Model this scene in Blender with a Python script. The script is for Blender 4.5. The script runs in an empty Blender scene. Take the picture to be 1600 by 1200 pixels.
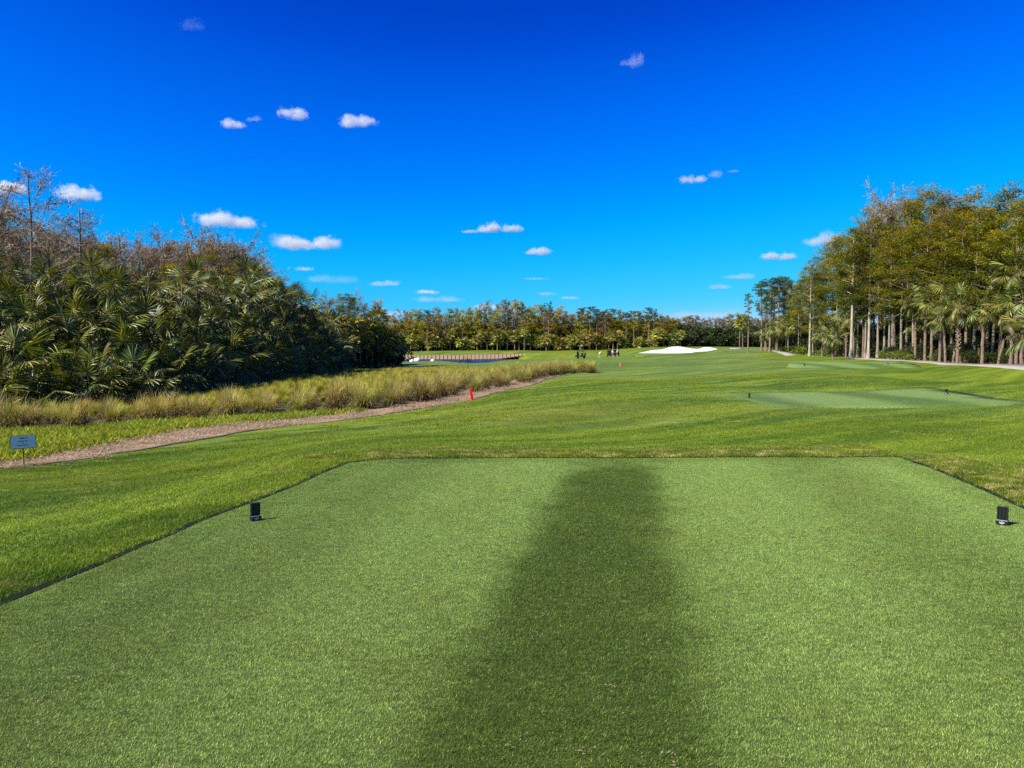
import bpy, math, random
import numpy as np
R = math.radians
rng = np.random.default_rng(7)
random.seed(7)
scene = bpy.context.scene

# ------------------------------------------------------------------ camera
CAM_Z, FPX, HOR = 1.65, 1164.0, 544.0
PITCH = math.atan((600 - HOR) / FPX)
cam_d = bpy.data.cameras.new('camera')
cam = bpy.data.objects.new('camera', cam_d)
scene.collection.objects.link(cam)
cam.location = (0, 0, CAM_Z)
cam.rotation_euler = (R(90) - PITCH, 0, 0)
cam_d.sensor_width = 36.0
cam_d.lens = 36.0 * FPX / 1600.0
cam_d.clip_end = 40000
cam_d.clip_start = 0.05
scene.camera = cam

# ------------------------------------------------------------------ sky and sun
SUN_DIR = np.array([-0.84, -0.46, 0.0])
SUN_DIR /= np.linalg.norm(SUN_DIR)
SUN_EL = R(42)
world = bpy.data.worlds.new('World')
scene.world = world
world.use_nodes = True
wn, wl = world.node_tree.nodes, world.node_tree.links
wn.clear()
sky = wn.new('ShaderNodeTexSky')
sky.sky_type = 'NISHITA'
sky.sun_disc = False
sky.sun_elevation = SUN_EL
sky.sun_rotation = math.atan2(SUN_DIR[0], SUN_DIR[1])
sky.altitude = 0
sky.air_density = 1.0
sky.dust_density = 0.2
sky.ozone_density = 2.5
sky.air_density = 1.0
# the photograph's deep, contrasty blue: one curve per channel over the whole sky
EXPO = 1.0
SKY_STRENGTH = 0.05
def wm_(op, a, b):
    m = wn.new('ShaderNodeMath'); m.operation = op
    for i, v in enumerate((a, b)):
        if isinstance(v, (int, float)): m.inputs[i].default_value = v
        else: wl.new(v, m.inputs[i])
    return m.outputs[0]
sepc = wn.new('ShaderNodeSeparateColor'); wl.new(sky.outputs[0], sepc.inputs[0])
comb = wn.new('ShaderNodeCombineColor')
CURVES = [[(0, 0), (.347, .003), (.45, .02), (.64, .10), (.72, .24), (.85, .42), (1, .6)],
          [(0, 0), (.221, .058), (.267, .112), (.363, .22), (.528, .43), (.734, .59), (1, .75)],
          [(0, 0), (.30, .36), (.39, .565), (.45, .75), (.56, .97), (.7, 1), (1, 1)]]
for i, pts in enumerate(CURVES):
    fc = wn.new('ShaderNodeFloatCurve'); cv = fc.mapping.curves[0]
    while len(cv.points) < len(pts): cv.points.new(.5, .5)
    for p_, (a_, b_) in zip(cv.points, pts): p_.location = (a_, b_); p_.handle_type = 'AUTO'
    fc.mapping.update()
    wl.new(wm_('MULTIPLY', sepc.outputs[i], 0.111), fc.inputs['Value'])
    wl.new(wm_('MULTIPLY', fc.outputs[0], 1.02 / (SKY_STRENGTH * 2 ** EXPO)), comb.inputs[i])
bg = wn.new('ShaderNodeBackground')
bg.inputs['Strength'].default_value = SKY_STRENGTH
wo = wn.new('ShaderNodeOutputWorld')
wl.new(comb.outputs[0], bg.inputs['Color'])
wl.new(bg.outputs[0], wo.inputs['Surface'])

sun_d = bpy.data.lights.new('sun', 'SUN')
sun_d.energy = 5.0
sun_d.angle = R(0.5)
sun_d.color = (1.0, 0.95, 0.86)
sun = bpy.data.objects.new('sun', sun_d)
scene.collection.objects.link(sun)
_s = np.array([SUN_DIR[0] * math.cos(SUN_EL), SUN_DIR[1] * math.cos(SUN_EL), math.sin(SUN_EL)])
from mathutils import Vector, Matrix, Euler
sun.rotation_euler = Vector(_s).to_track_quat('Z', 'Y').to_euler()

vs = scene.view_settings
vs.view_transform = 'Standard'
vs.look = 'None'
vs.exposure = EXPO
vs.gamma = 1.0
vs.use_curve_mapping = False
scene.render.engine = 'CYCLES'
scene.cycles.max_bounces = 6
scene.cycles.diffuse_bounces = 3
scene.cycles.glossy_bounces = 2
scene.cycles.transmission_bounces = 3
scene.cycles.transparent_max_bounces = 8
scene.cycles.volume_bounces = 1
scene.cycles.volume_step_rate = 1.0
scene.cycles.use_denoising = False
COL = scene.collection


# ------------------------------------------------------------------ measuring helpers
def P(px, py, d):
    """point at distance d (along y) seen at photo pixel px, py"""
    xc, yc = (px - 800) / FPX, (600 - py) / FPX
    dy = math.cos(PITCH) + yc * math.sin(PITCH)
    dz = -math.sin(PITCH) + yc * math.cos(PITCH)
    s = d / dy
    return np.array([xc * s, d, CAM_Z + dz * s])


def lerp_tab(x, tab):
    xs, ys = zip(*tab)
    return float(np.interp(x, xs, ys))


# tee box outline (world), from its four visible edges
TEE_L = lambda y: P(560, 718, 11.04)[0] + 0.160 * (y - 11.04)
TEE_R = lambda y: P(1415, 715, 11.2)[0] + 0.185 * (y - 11.2)
TEE_FAR = 11.08
tee_poly = np.array([[TEE_L(-7), -7], [TEE_R(-7), -7], [TEE_R(10.2), 10.2], [TEE_R(11.2) - 0.12, 11.18],
                     [TEE_R(11.2) - 0.6, 11.2], [TEE_L(11.04) + 0.75, 11.06], [TEE_L(11.04) + 0.25, 10.95], [TEE_L(10.6) , 10.6]])


_tp = [np.array(q) for q in tee_poly]
_dense = []
_rr = np.random.default_rng(4)
for _i in range(len(_tp)):
    _a, _b = _tp[_i], _tp[(_i + 1) % len(_tp)]
    _L = np.linalg.norm(_b - _a); _k = max(1, int(_L / 0.45)); _nn = np.array([(_b - _a)[1], -(_b - _a)[0]]) / _L
    for _j in range(_k):
        _f = _j / _k
        _dense.append(_a + (_b - _a) * _f + _nn * (0.018 * math.sin(_j * 0.9 + _i) + _rr.normal(0, 0.009)) * (_j > 0))
tee_core, tee_poly = tee_poly, np.array(_dense)


def poly_sd(x, y, poly):
    """signed distance to a polygon, negative inside"""
    x = np.asarray(x, float); y = np.asarray(y, float)
    d = np.full(x.shape, 1e18); inside = np.zeros(x.shape, bool)
    n = len(poly)
    for i in range(n):
        x0, y0 = poly[i]; x1, y1 = poly[(i + 1) % n]
        ex, ey = x1 - x0, y1 - y0
        t = np.clip(((x - x0) * ex + (y - y0) * ey) / (ex * ex + ey * ey), 0, 1)
        d = np.minimum(d, (x - x0 - t * ex) ** 2 + (y - y0 - t * ey) ** 2)
        c = ((y0 > y) != (y1 > y)) & (x < (x1 - x0) * (y - y0) / (y1 - y0 + 1e-12) + x0)
        inside ^= c
    d = np.sqrt(d)
    return np.where(inside, -d, d)


# ------------------------------------------------------------------ terrain heights
ctrl = []
def C(px, py, d): ctrl.append(P(px, py, d))
for a in [(37, 729, 15), (-150, 740, 13.5), (150, 716, 16), (300, 691, 19.1), (450, 664, 23.2), (600, 649, 26.2), (735, 626, 31.6),
          (840, 598, 43), (872, 588, 51), (945, 579, 63),
          (150, 800, 8.9), (0, 850, 7.0), (350, 740, 12.8), (560, 690, 14.8),
          (800, 690, 14.8), (1000, 686, 15.4), (1000, 655, 19.6), (800, 650, 21.5), (800, 620, 29), (1100, 600, 36),
          (1350, 641, 20.4), (1170, 636, 21.6), (1580, 632, 22), (1180, 614, 29), (1460, 609, 31), (1600, 600, 35),
          (1600, 640, 20.5), (1500, 680, 14.2), (1600, 720, 11.3), (1700, 780, 8.6), (1500, 700, 12.6),
          (1000, 585, 54), (1100, 573, 68), (900, 570, 84), (1000, 562, 102), (1200, 576, 54), (1400, 573, 60), (1257, 573, 60), (1387, 571, 62),
          (900, 554, 190), (960, 553, 190), (998, 552.6, 161), (1030, 552.7, 161), (1060, 552.7, 161), (1095, 551.5, 161), (1120, 547, 168), (840, 557, 170), (1000, 555, 158), (1110, 554, 150), (1180, 552, 150), (1240, 552, 150),
          (1125, 546, 178), (1170, 545, 190), (1210, 545, 200), (980, 548, 215), (900, 548, 240),
          (1265, 556, 130), (1330, 560, 108), (1400, 564, 86), (1500, 570, 67), (1600, 576, 56), (1800, 600, 45),
          (1500, 562, 95), (1700, 572, 80), (1400, 556, 130),
          (0, 655, 28), (200, 643, 31), (350, 616, 41), (500, 592, 63), (-200, 650, 30),
          (0, 610, 50), (300, 590, 75), (600, 603, 46), (560, 620, 36), (700, 600, 47), (640, 585, 75), (700, 575, 100), (800, 580, 75),
          (760, 569, 130), (620, 572, 120), (540, 574, 110), (450, 570, 120),
          (600, 551, 262), (650, 549, 262), (760, 547, 264), (850, 548, 258), (820, 551, 205), (690, 549.5, 235), (640, 551, 232),
          (1050, 541, 300), (1180, 542.5, 300), (1300, 544, 300), (500, 550, 300), (1000, 541, 420), (1120, 541, 420)]:
    C(*a)
for x, y, z in [(-60, 20, -1.0), (60, 20, 0.1), (-12, 0, -0.8), (-14, -20, -0.8), (14, 0, -0.1), (20, -20, 0), (0, -30, 0), (40, 45, 0.3), (-120, 0, -1), (120, 0, 0.5),
                (0, -300, 0), (300, 0, 0.5), (-300, 0, -0.5), (0, 900, 1.5), (900, 900, 1.5), (-900, 900, 1.5), (-900, -900, 0), (900, -900, 0),
                (3000, 3000, 0), (-3000, 3000, 0), (0, 3000, 0), (3000, -3000, 0), (-3000, -3000, 0), (-200, 200, -0.3), (200, 200, 0.8)]:
    ctrl.append(np.array([x, y, z], float))
# around the tee it is level
for x, y in [(-3.9, 4), (-3.2, 8.5), (-2.9, 11.3), (0, 11.6), (3, 11.6), (6.3, 11.6), (5.9, 8), (5.3, 4), (0, 5), (2, 8), (0, -4), (-4.5, -4), (5, -4), (-2, 9), (4, 10)]:
    ctrl.append(np.array([x, y, 0.0]))
ctrl = np.array(ctrl)


def warp(x, y):
    return np.stack([np.arcsinh(np.asarray(x, float) / 12) * 3, np.arcsinh((np.asarray(y, float) - 8) / 12) * 3], -1)


def tps(r2):
    return 0.5 * r2 * np.log(r2 + 1e-9)


_cw = warp(ctrl[:, 0], ctrl[:, 1])
_n = len(ctrl)
_K = tps(((_cw[:, None] - _cw[None]) ** 2).sum(-1)) + np.eye(_n) * 2e-3
_Pm = np.c_[np.ones(_n), _cw]
_A = np.block([[_K, _Pm], [_Pm.T, np.zeros((3, 3))]])
_w = np.linalg.solve(_A, np.r_[ctrl[:, 2], np.zeros(3)])

WATER_Z = -1.45
# near shore and far shore of the pond, in world coordinates
shore_near = [P(560, 567, 150), P(640, 565, 170), P(690, 563.5, 182), P(712, 565.5, 164), P(740, 567.2, 150), P(765, 566.2, 158), P(790, 562.6, 188), P(812, 561, 206)]
wall_pts = [P(560, 554, 217), P(640, 554, 214), P(740, 554, 211), P(812, 554, 207)]
pond_poly = np.array([[p[0], p[1]] for p in shore_near] + [[p[0], p[1] + 0.25] for p in wall_pts[::-1]])


def smooth(a, b, x):
    t = np.clip((x - a) / (b - a), 0, 1)
    return t * t * (3 - 2 * t)


def hz(x, y):
    x = np.atleast_1d(np.asarray(x, float)); y = np.atleast_1d(np.asarray(y, float))
    sh = x.shape
    x = x.ravel(); y = y.ravel()
    out = np.empty(len(x))
    for s in range(0, len(x), 40000):
        w = warp(x[s:s + 40000], y[s:s + 40000])
        k = tps(((w[:, None] - _cw[None]) ** 2).sum(-1))
        out[s:s + 40000] = k @ _w[:_n] + _w[_n] + w @ _w[_n + 1:]
    # level tee platform
    sd = poly_sd(x, y, tee_core)
    out = out * smooth(0.25, 1.8, sd)
    out -= 0.025 * (1 - smooth(-0.35, -0.02, sd))
    # small natural unevenness
    far = smooth(13, 30, np.hypot(x, y))
    out += far * (0.05 * np.sin(x * 0.31 + 1.3) * np.cos(y * 0.23) + 0.03 * np.sin(x * 0.83 + y * 0.41))
    # pond basin
    pd = poly_sd(x, y, pond_poly)
    near = np.where(y < 200, smooth(50, 4, pd), smooth(3, 0, pd))
    bank = np.minimum(out, WATER_Z + 0.08 + 0.010 * np.maximum(pd, 0))
    out = np.where(pd > 0, out * (1 - near) + bank * near, out)
    out = np.where((pd <= 0) | ((pd < 7) & (y > 203) & (x < P(806, 554, 206)[0])), WATER_Z - 2.2, out)
    return out.reshape(sh)


def gz(x, y):
    return float(hz(np.array([x]), np.array([y]))[0])


# ------------------------------------------------------------------ mesh building
class MB:
    def __init__(s):
        s.v = []; s.f = []; s.t = []; s.n = 0; s.m = []

    def add(s, v, f, tint=0.5, mat=0):
        v = np.asarray(v, float).reshape(-1, 3); f = np.asarray(f, int)
        s.v.append(v); s.f.append(f + s.n); s.n += len(v)
        s.t.append(np.full(len(v), tint) if np.isscalar(tint) else np.asarray(tint, float))
        s.m.append(np.full(len(f), mat))
        return s

    def box(s, c, size, rot=None, tint=0.5, mat=0, taper=1.0):
        h = np.array(size) / 2
        v = np.array([[i, j, k] for k in (-1, 1) for j in (-1, 1) for i in (-1, 1)], float)
        v[4:, :2] *= taper
        v = v * h
        if rot is not None:
            v = v @ np.array(Euler(rot).to_matrix()).T
        v += np.array(c)
        return s.add(v, [[0, 2, 3, 1], [4, 5, 7, 6], [0, 1, 5, 4], [2, 6, 7, 3], [0, 4, 6, 2], [1, 3, 7, 5]], tint, mat)

    def tube(s, pts, rad, n=6, tint=0.5, mat=0, cap=False):
        pts = np.asarray(pts, float); k = len(pts)
        rad = np.broadcast_to(np.asarray(rad, float), (k,))
        tan = np.gradient(pts, axis=0); tan /= np.linalg.norm(tan, axis=1)[:, None] + 1e-9
        ref = np.array([0.0, 0, 1]) if abs(tan[0][2]) < 0.8 else np.array([1.0, 0, 0])
        a = np.cross(tan, ref); a /= np.linalg.norm(a, axis=1)[:, None] + 1e-9
        b = np.cross(tan, a)
        th = np.arange(n) * 2 * math.pi / n
        v = pts[:, None] + rad[:, None, None] * (np.cos(th)[None, :, None] * a[:, None] + np.sin(th)[None, :, None] * b[:, None])
        i = np.arange(k - 1)[:, None] * n; j = np.arange(n)[None]; j2 = (j + 1) % n
        f = np.stack([i + j, i + j2, i + n + j2, i + n + j], -1).reshape(-1, 4)
        s.add(v.reshape(-1, 3), f, tint, mat)
        if cap:
            m = s.n - n
            if n == 4:
                s.f.append(np.array([[m, m + 1, m + 2, m + 3]])); s.m.append(np.array([mat]))
            else:
                c = s.n
                s.v.append(pts[-1:]); s.t.append(np.array([0.5])); s.n += 1
                s.f.append(np.array([[m + q, m + (q + 1) % n, c] for q in range(n)])); s.m.append(np.full(n, mat))
        return s

    def cards(s, c, d, nrm, L, W, tint, mat=0):
        """leaf shaped quads: c base points, d directions, nrm rough normals"""
        d = d / (np.linalg.norm(d, axis=1)[:, None] + 1e-9)
        sd = np.cross(d, nrm); sd /= np.linalg.norm(sd, axis=1)[:, None] + 1e-9
        L = np.broadcast_to(L, (len(c),))[:, None]; W = np.broadcast_to(W, (len(c),))[:, None]
        v = np.stack([c, c + d * L * 0.45 + sd * W * 0.5, c + d * L, c + d * L * 0.45 - sd * W * 0.5], 1)
        f = np.arange(len(c) * 4).reshape(-1, 4)
        return s.add(v.reshape(-1, 3), f, np.repeat(tint, 4) if not np.isscalar(tint) else tint, mat)

    def mesh(s, name, mats):
        me = bpy.data.meshes.new(name)
        V = np.concatenate(s.v)
        me.vertices.add(len(V)); me.vertices.foreach_set('co', V.ravel())
        cnt = np.concatenate([np.full(len(f), f.shape[1]) for f in s.f])
        loops = np.concatenate([f.ravel() for f in s.f])
        me.loops.add(len(loops)); me.loops.foreach_set('vertex_index', loops.astype(np.int32))
        me.polygons.add(len(cnt))
        st = np.r_[0, np.cumsum(cnt)[:-1]]
        me.polygons.foreach_set('loop_start', st.astype(np.int32))
        me.polygons.foreach_set('material_index', np.concatenate(s.m).astype(np.int32))
        a = me.attributes.new('tint', 'FLOAT', 'POINT')
        a.data.foreach_set('value', np.concatenate(s.t))
        me.polygons.foreach_set('use_smooth', np.zeros(len(cnt), bool))
        me.update(calc_edges=True)
        me.validate()
        for m in (mats if isinstance(mats, (list, tuple)) else [mats]):
            me.materials.append(m)
        return me


def smooth_mesh(me):
    me.polygons.foreach_set('use_smooth', np.ones(len(me.polygons), bool)); return me


def link(name, data, parent=None, loc=None, rot=None, scale=None):
    o = bpy.data.objects.new(name, data)
    COL.objects.link(o)
    if parent is not None: o.parent = parent
    if loc is not None: o.location = loc
    if rot is not None: o.rotation_euler = rot
    if scale is not None: o.scale = (scale,) * 3 if np.isscalar(scale) else scale
    return o


def tag(o, label=None, cat=None, group=None, kind=None):
    if label: o['label'] = label
    if cat: o['category'] = cat
    if group: o['group'] = group
    if kind: o['kind'] = kind
    return o


def thing(name, label, cat, loc=(0, 0, 0), rz=0, group=None, scale=None):
    return tag(link(name, None, None, loc, (0, 0, rz), scale), label, cat, group)


# ------------------------------------------------------------------ materials
def mat(name):
    m = bpy.data.materials.new(name); m.use_nodes = True
    nt = m.node_tree; nt.nodes.clear()
    out = nt.nodes.new('ShaderNodeOutputMaterial')
    return m, nt, out


def N(nt, typ, **kw):
    n = nt.nodes.new(typ)
    for k, v in kw.items():
        if k.startswith('i_'):
            n.inputs[k[2:].replace('_', ' ')].default_value = v
        else:
            setattr(n, k, v)
    return n


def ramp(nt, fac, stops, interp='LINEAR'):
    r = N(nt, 'ShaderNodeValToRGB'); r.color_ramp.interpolation = interp
    el = r.color_ramp.elements
    while len(el) < len(stops): el.new(0.5)
    for e, (p, c) in zip(el, stops):
        e.position = p; e.color = (*c, 1) if len(c) == 3 else c
    nt.links.new(fac, r.inputs[0])
    return r.outputs[0]


def mixc(nt, fac, a, b, typ='MIX'):
    m = N(nt, 'ShaderNodeMix', data_type='RGBA', blend_type=typ, clamp_factor=True)
    for i, v in ((0, fac), (6, a), (7, b)):
        if isinstance(v, (int, float)): m.inputs[i].default_value = v
        elif isinstance(v, tuple): m.inputs[i].default_value = (*v, 1)
        else: nt.links.new(v, m.inputs[i])
    return m.outputs[2]


def math_(nt, op, a, b=None, c=None, clamp=False):
    m = N(nt, 'ShaderNodeMath', operation=op, use_clamp=clamp)
    for i, v in enumerate((a, b, c)):
        if v is None: continue
        if isinstance(v, (int, float)): m.inputs[i].default_value = v
        else: nt.links.new(v, m.inputs[i])
    return m.outputs[0]


def noise(nt, vec, scale, detail=3, rough=0.55, off=None, stretch=None, rotz=0):
    if off is not None or stretch is not None or rotz:
        mp = N(nt, 'ShaderNodeMapping', vector_type='POINT')
        # rotate first, then stretch
        mp0 = N(nt, 'ShaderNodeMapping', vector_type='POINT')
        mp0.inputs['Rotation'].default_value = (0, 0, rotz)
        nt.links.new(vec, mp0.inputs[0])
        mp.inputs['Scale'].default_value = stretch or (1, 1, 1)
        mp.inputs['Location'].default_value = off or (0, 0, 0)
        nt.links.new(mp0.outputs[0], mp.inputs[0]); vec = mp.outputs[0]
    n = N(nt, 'ShaderNodeTexNoise', i_Scale=scale, i_Detail=detail, i_Roughness=rough)
    nt.links.new(vec, n.inputs['Vector'])
    return n.outputs[0]


def plain(name, col, rough=0.6, metal=0.0, spec=0.5, var=0.0, vscale=8.0, bump=0.0):
    m, nt, out = mat(name)
    b = N(nt, 'ShaderNodeBsdfPrincipled')
    b.inputs['Roughness'].default_value = rough
    b.inputs['Metallic'].default_value = metal
    b.inputs['Specular IOR Level'].default_value = spec
    b.inputs['Base Color'].default_value = (*col, 1)
    if var:
        tc = N(nt, 'ShaderNodeTexCoord')
        n = noise(nt, tc.outputs['Object'], vscale, 4, 0.6)
        c = ramp(nt, n, [(0.25, tuple(x * (1 - var) for x in col)), (0.75, tuple(min(1, x * (1 + var)) for x in col))])
        nt.links.new(c, b.inputs['Base Color'])
        if bump:
            bp = N(nt, 'ShaderNodeBump', i_Strength=bump, i_Distance=0.02)
            nt.links.new(n, bp.inputs['Height']); nt.links.new(bp.outputs[0], b.inputs['Normal'])
    nt.links.new(b.outputs[0], out.inputs[0])
    return m


def foliage(name, stops, transl=0.25, rough=0.5, spec=0.35, var=0.35, hue=0.03):
    m, nt, out = mat(name)
    at = N(nt, 'ShaderNodeAttribute', attribute_name='tint')
    c = ramp(nt, at.outputs['Fac'], stops)
    oi = N(nt, 'ShaderNodeObjectInfo')
    v = math_(nt, 'MULTIPLY_ADD', oi.outputs['Random'], var, 1 - var / 2)
    h = N(nt, 'ShaderNodeHueSaturation')
    r2 = math_(nt, 'FRACT', math_(nt, 'MULTIPLY', oi.outputs['Random'], 17.37))
    nt.links.new(math_(nt, 'MULTIPLY_ADD', r2, hue, 0.5 - hue / 2), h.inputs['Hue'])
    nt.links.new(v, h.inputs['Value']); nt.links.new(c, h.inputs['Color'])
    b = N(nt, 'ShaderNodeBsdfPrincipled')
    b.inputs['Roughness'].default_value = rough
    b.inputs['Specular IOR Level'].default_value = spec
    nt.links.new(h.outputs[0], b.inputs['Base Color'])
    tr = N(nt, 'ShaderNodeBsdfTranslucent')
    hc = N(nt, 'ShaderNodeHueSaturation', i_Saturation=1.15, i_Value=1.5)
    nt.links.new(h.outputs[0], hc.inputs['Color'])
    nt.links.new(hc.outputs[0], tr.inputs[0])
    mx = N(nt, 'ShaderNodeMixShader'); mx.inputs[0].default_value = transl
    nt.links.new(b.outputs[0], mx.inputs[1]); nt.links.new(tr.outputs[0], mx.inputs[2])
    nt.links.new(mx.outputs[0], out.inputs[0])
    return m


def bark(name, a, b_, scale=6.0, stretch=(1, 1, 0.25)):
    m, nt, out = mat(name)
    tc = N(nt, 'ShaderNodeTexCoord')
    n = noise(nt, tc.outputs['Object'], scale, 5, 0.65, stretch=stretch)
    c = ramp(nt, n, [(0.3, a), (0.68, b_)])
    b = N(nt, 'ShaderNodeBsdfPrincipled'); b.inputs['Roughness'].default_value = 0.9
    b.inputs['Specular IOR Level'].default_value = 0.15
    nt.links.new(c, b.inputs['Base Color'])
    bp = N(nt, 'ShaderNodeBump', i_Strength=0.6, i_Distance=0.03)
    nt.links.new(n, bp.inputs['Height']); nt.links.new(bp.outputs[0], b.inputs['Normal'])
    nt.links.new(b.outputs[0], out.inputs[0])
    return m


STRIPE_SLOPE = 0.165


def turf(name, zone, blade=False, gain=1.0):
    """short grass. colour from world position so that blades and the sheet under them agree"""
    m, nt, out = mat(name)
    geo = N(nt, 'ShaderNodeNewGeometry')
    pos = geo.outputs['Position']
    sep = N(nt, 'ShaderNodeSeparateXYZ'); nt.links.new(pos, sep.inputs[0])
    big = noise(nt, pos, 0.35, 3, 0.6)
    mid = noise(nt, pos, 2.2, 4, 0.65)
    fine = noise(nt, pos, 55.0 if zone == 'tee' else 26.0, 4, 0.75)
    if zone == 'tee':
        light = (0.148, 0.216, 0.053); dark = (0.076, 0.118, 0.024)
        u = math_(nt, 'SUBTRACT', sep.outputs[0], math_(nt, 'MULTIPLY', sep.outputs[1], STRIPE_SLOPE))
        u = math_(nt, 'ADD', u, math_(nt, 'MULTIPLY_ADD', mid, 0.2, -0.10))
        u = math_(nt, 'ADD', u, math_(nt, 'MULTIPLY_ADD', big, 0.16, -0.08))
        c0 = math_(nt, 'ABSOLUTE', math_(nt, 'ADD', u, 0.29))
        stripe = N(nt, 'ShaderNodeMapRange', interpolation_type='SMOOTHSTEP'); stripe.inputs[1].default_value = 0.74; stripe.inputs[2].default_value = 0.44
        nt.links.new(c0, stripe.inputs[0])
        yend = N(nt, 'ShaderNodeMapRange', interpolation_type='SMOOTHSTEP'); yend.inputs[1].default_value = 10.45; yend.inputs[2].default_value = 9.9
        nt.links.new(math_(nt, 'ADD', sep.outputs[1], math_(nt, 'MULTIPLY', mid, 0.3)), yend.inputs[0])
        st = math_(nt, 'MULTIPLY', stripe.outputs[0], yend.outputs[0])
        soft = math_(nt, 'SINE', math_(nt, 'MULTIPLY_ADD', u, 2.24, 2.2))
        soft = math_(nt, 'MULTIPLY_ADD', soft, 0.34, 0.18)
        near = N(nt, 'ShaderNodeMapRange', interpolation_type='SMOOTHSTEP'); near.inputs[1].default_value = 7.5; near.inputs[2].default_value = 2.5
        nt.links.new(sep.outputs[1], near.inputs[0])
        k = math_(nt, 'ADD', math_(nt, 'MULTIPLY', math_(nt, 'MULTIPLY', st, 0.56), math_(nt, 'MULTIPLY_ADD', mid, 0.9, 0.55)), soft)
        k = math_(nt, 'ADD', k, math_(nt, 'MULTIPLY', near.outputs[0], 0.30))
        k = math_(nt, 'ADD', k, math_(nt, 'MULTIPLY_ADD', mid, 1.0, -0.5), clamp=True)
        col = mixc(nt, k, light, dark)  # mowing sheen painted in as tone; longer, leaning blades add to it
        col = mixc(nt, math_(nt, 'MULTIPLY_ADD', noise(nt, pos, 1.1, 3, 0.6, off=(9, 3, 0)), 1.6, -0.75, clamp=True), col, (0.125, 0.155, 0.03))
    else:
        a, b_, c_ = {'rough': ((0.050, 0.092, 0.008), (0.130, 0.182, 0.016), (0.27, 0.24, 0.07)),
                     'edge': ((0.06, 0.095, 0.008), (0.14, 0.175, 0.015), (0.36, 0.30, 0.11)),
                     'fore': ((0.060, 0.105, 0.018), (0.135, 0.195, 0.042), (0.14, 0.17, 0.04))}[zone]
        sep_u = math_(nt, 'SUBTRACT', sep.outputs[0], math_(nt, 'MULTIPLY', sep.outputs[1], 0.085))
        # mowing streaks: they run towards the far right
        s1 = noise(nt, pos, 0.55, 4, 0.6, stretch=(0.16, 1.7, 1), rotz=R(-38))
        s2 = noise(nt, pos, 0.10, 3, 0.6, stretch=(0.3, 2.2, 1), rotz=R(-25), off=(4, 7, 0))
        k = math_(nt, 'ADD', math_(nt, 'MULTIPLY_ADD', s1, 3.6, -1.8), math_(nt, 'MULTIPLY_ADD', s2, 2.4, -1.2))
        k = math_(nt, 'ADD', k, math_(nt, 'MULTIPLY_ADD', mid, 1.2, -0.12), clamp=True)
        col = mixc(nt, k, a, b_)
        if zone == 'fore':
            bnd = math_(nt, 'SINE', math_(nt, 'MULTIPLY_ADD', math_(nt, 'ADD', sep_u, math_(nt, 'MULTIPLY_ADD', mid, .4, -.2)), 1.35, -13.0))
            bnd = math_(nt, 'MULTIPLY_ADD', bnd, 0.9, 0.30, clamp=True)
            col = mixc(nt, bnd, (0.135, 0.205, 0.055), (0.068, 0.118, 0.026))
            col = mixc(nt, math_(nt, 'MULTIPLY_ADD', mid, 1.6, -0.7, clamp=True), col, (0.13, 0.17, 0.04))
        if zone == 'rough':
            yl = noise(nt, pos, 0.045, 4, 0.65, off=(3, 1, 0), stretch=(0.5, 1.4, 1))
            col = mixc(nt, math_(nt, 'MULTIPLY_ADD', yl, 3.0, -1.45, clamp=True), col, (0.17, 0.178, 0.014))
        if zone == 'rough':
            far_ = N(nt, 'ShaderNodeMapRange', interpolation_type='SMOOTHSTEP'); far_.inputs[1].default_value = 40; far_.inputs[2].default_value = 90
            nt.links.new(sep.outputs[1], far_.inputs[0])
            s3 = noise(nt, pos, 0.075, 4, 0.65, stretch=(0.22, 2.4, 1), rotz=R(-6), off=(1, 8, 0))
            k3 = math_(nt, 'MULTIPLY', math_(nt, 'MULTIPLY_ADD', s3, 4.5, -2.2, clamp=True), math_(nt, 'MULTIPLY', far_.outputs[0], 0.75))
            col = mixc(nt, k3, col, (0.050, 0.092, 0.008))
        straw = noise(nt, pos, 3.4 if zone == 'edge' else 1.3, 6, 0.8, off=(2, 5, 0), stretch=(0.6, 1.4, 1))
        lo, hi = ((0.50, 0.64) if zone == 'edge' else (0.555, 0.76))
        sm = N(nt, 'ShaderNodeMapRange'); sm.inputs[1].default_value = lo; sm.inputs[2].default_value = hi
        nt.links.new(straw, sm.inputs[0])
        col = mixc(nt, sm.outputs[0], col, c_)
    grain = noise(nt, pos, 11.0, 5, 0.8, stretch=(0.8, 1.9, 1), off=(5, 5, 0))
    col = mixc(nt, 1.0, col, ramp(nt, grain, [(0.30, (0.58, 0.60, 0.5)), (0.50, (0.98, 0.98, 0.96)), (0.70, (1.32, 1.28, 1.2))]), 'MULTIPLY')
    # fine speckle of blades
    sp = math_(nt, 'MULTIPLY_ADD', fine, 2.4, -0.35, clamp=True)
    if not blade:
        col = mixc(nt, 1.0, col, ramp(nt, sp, [(0.0, (0.30, 0.32, 0.25)), (0.55, (0.9, 0.9, 0.9)), (1.0, (1.35, 1.3, 1.2))]), 'MULTIPLY')
    else:
        at = N(nt, 'ShaderNodeAttribute', attribute_name='tint')
        col = mixc(nt, 1.0, col, ramp(nt, at.outputs['Fac'], [(0.0, (0.5, 0.5, 0.4)), (0.6, (1.6, 1.6, 1.5)), (0.97, (2.6, 2.55, 2.4)), (0.99, (4.4, 3.7, 4.4))]), 'MULTIPLY')
    if not blade and zone == 'tee': gain = 0.55  # sheet darkened to paint the shade between the blades
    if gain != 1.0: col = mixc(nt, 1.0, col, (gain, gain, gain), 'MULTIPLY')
    b = N(nt, 'ShaderNodeBsdfPrincipled')
    b.inputs['Roughness'].default_value = 0.55
    b.inputs['Specular IOR Level'].default_value = 0.05 if not blade else 0.15
    nt.links.new(col, b.inputs['Base Color'])
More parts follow.
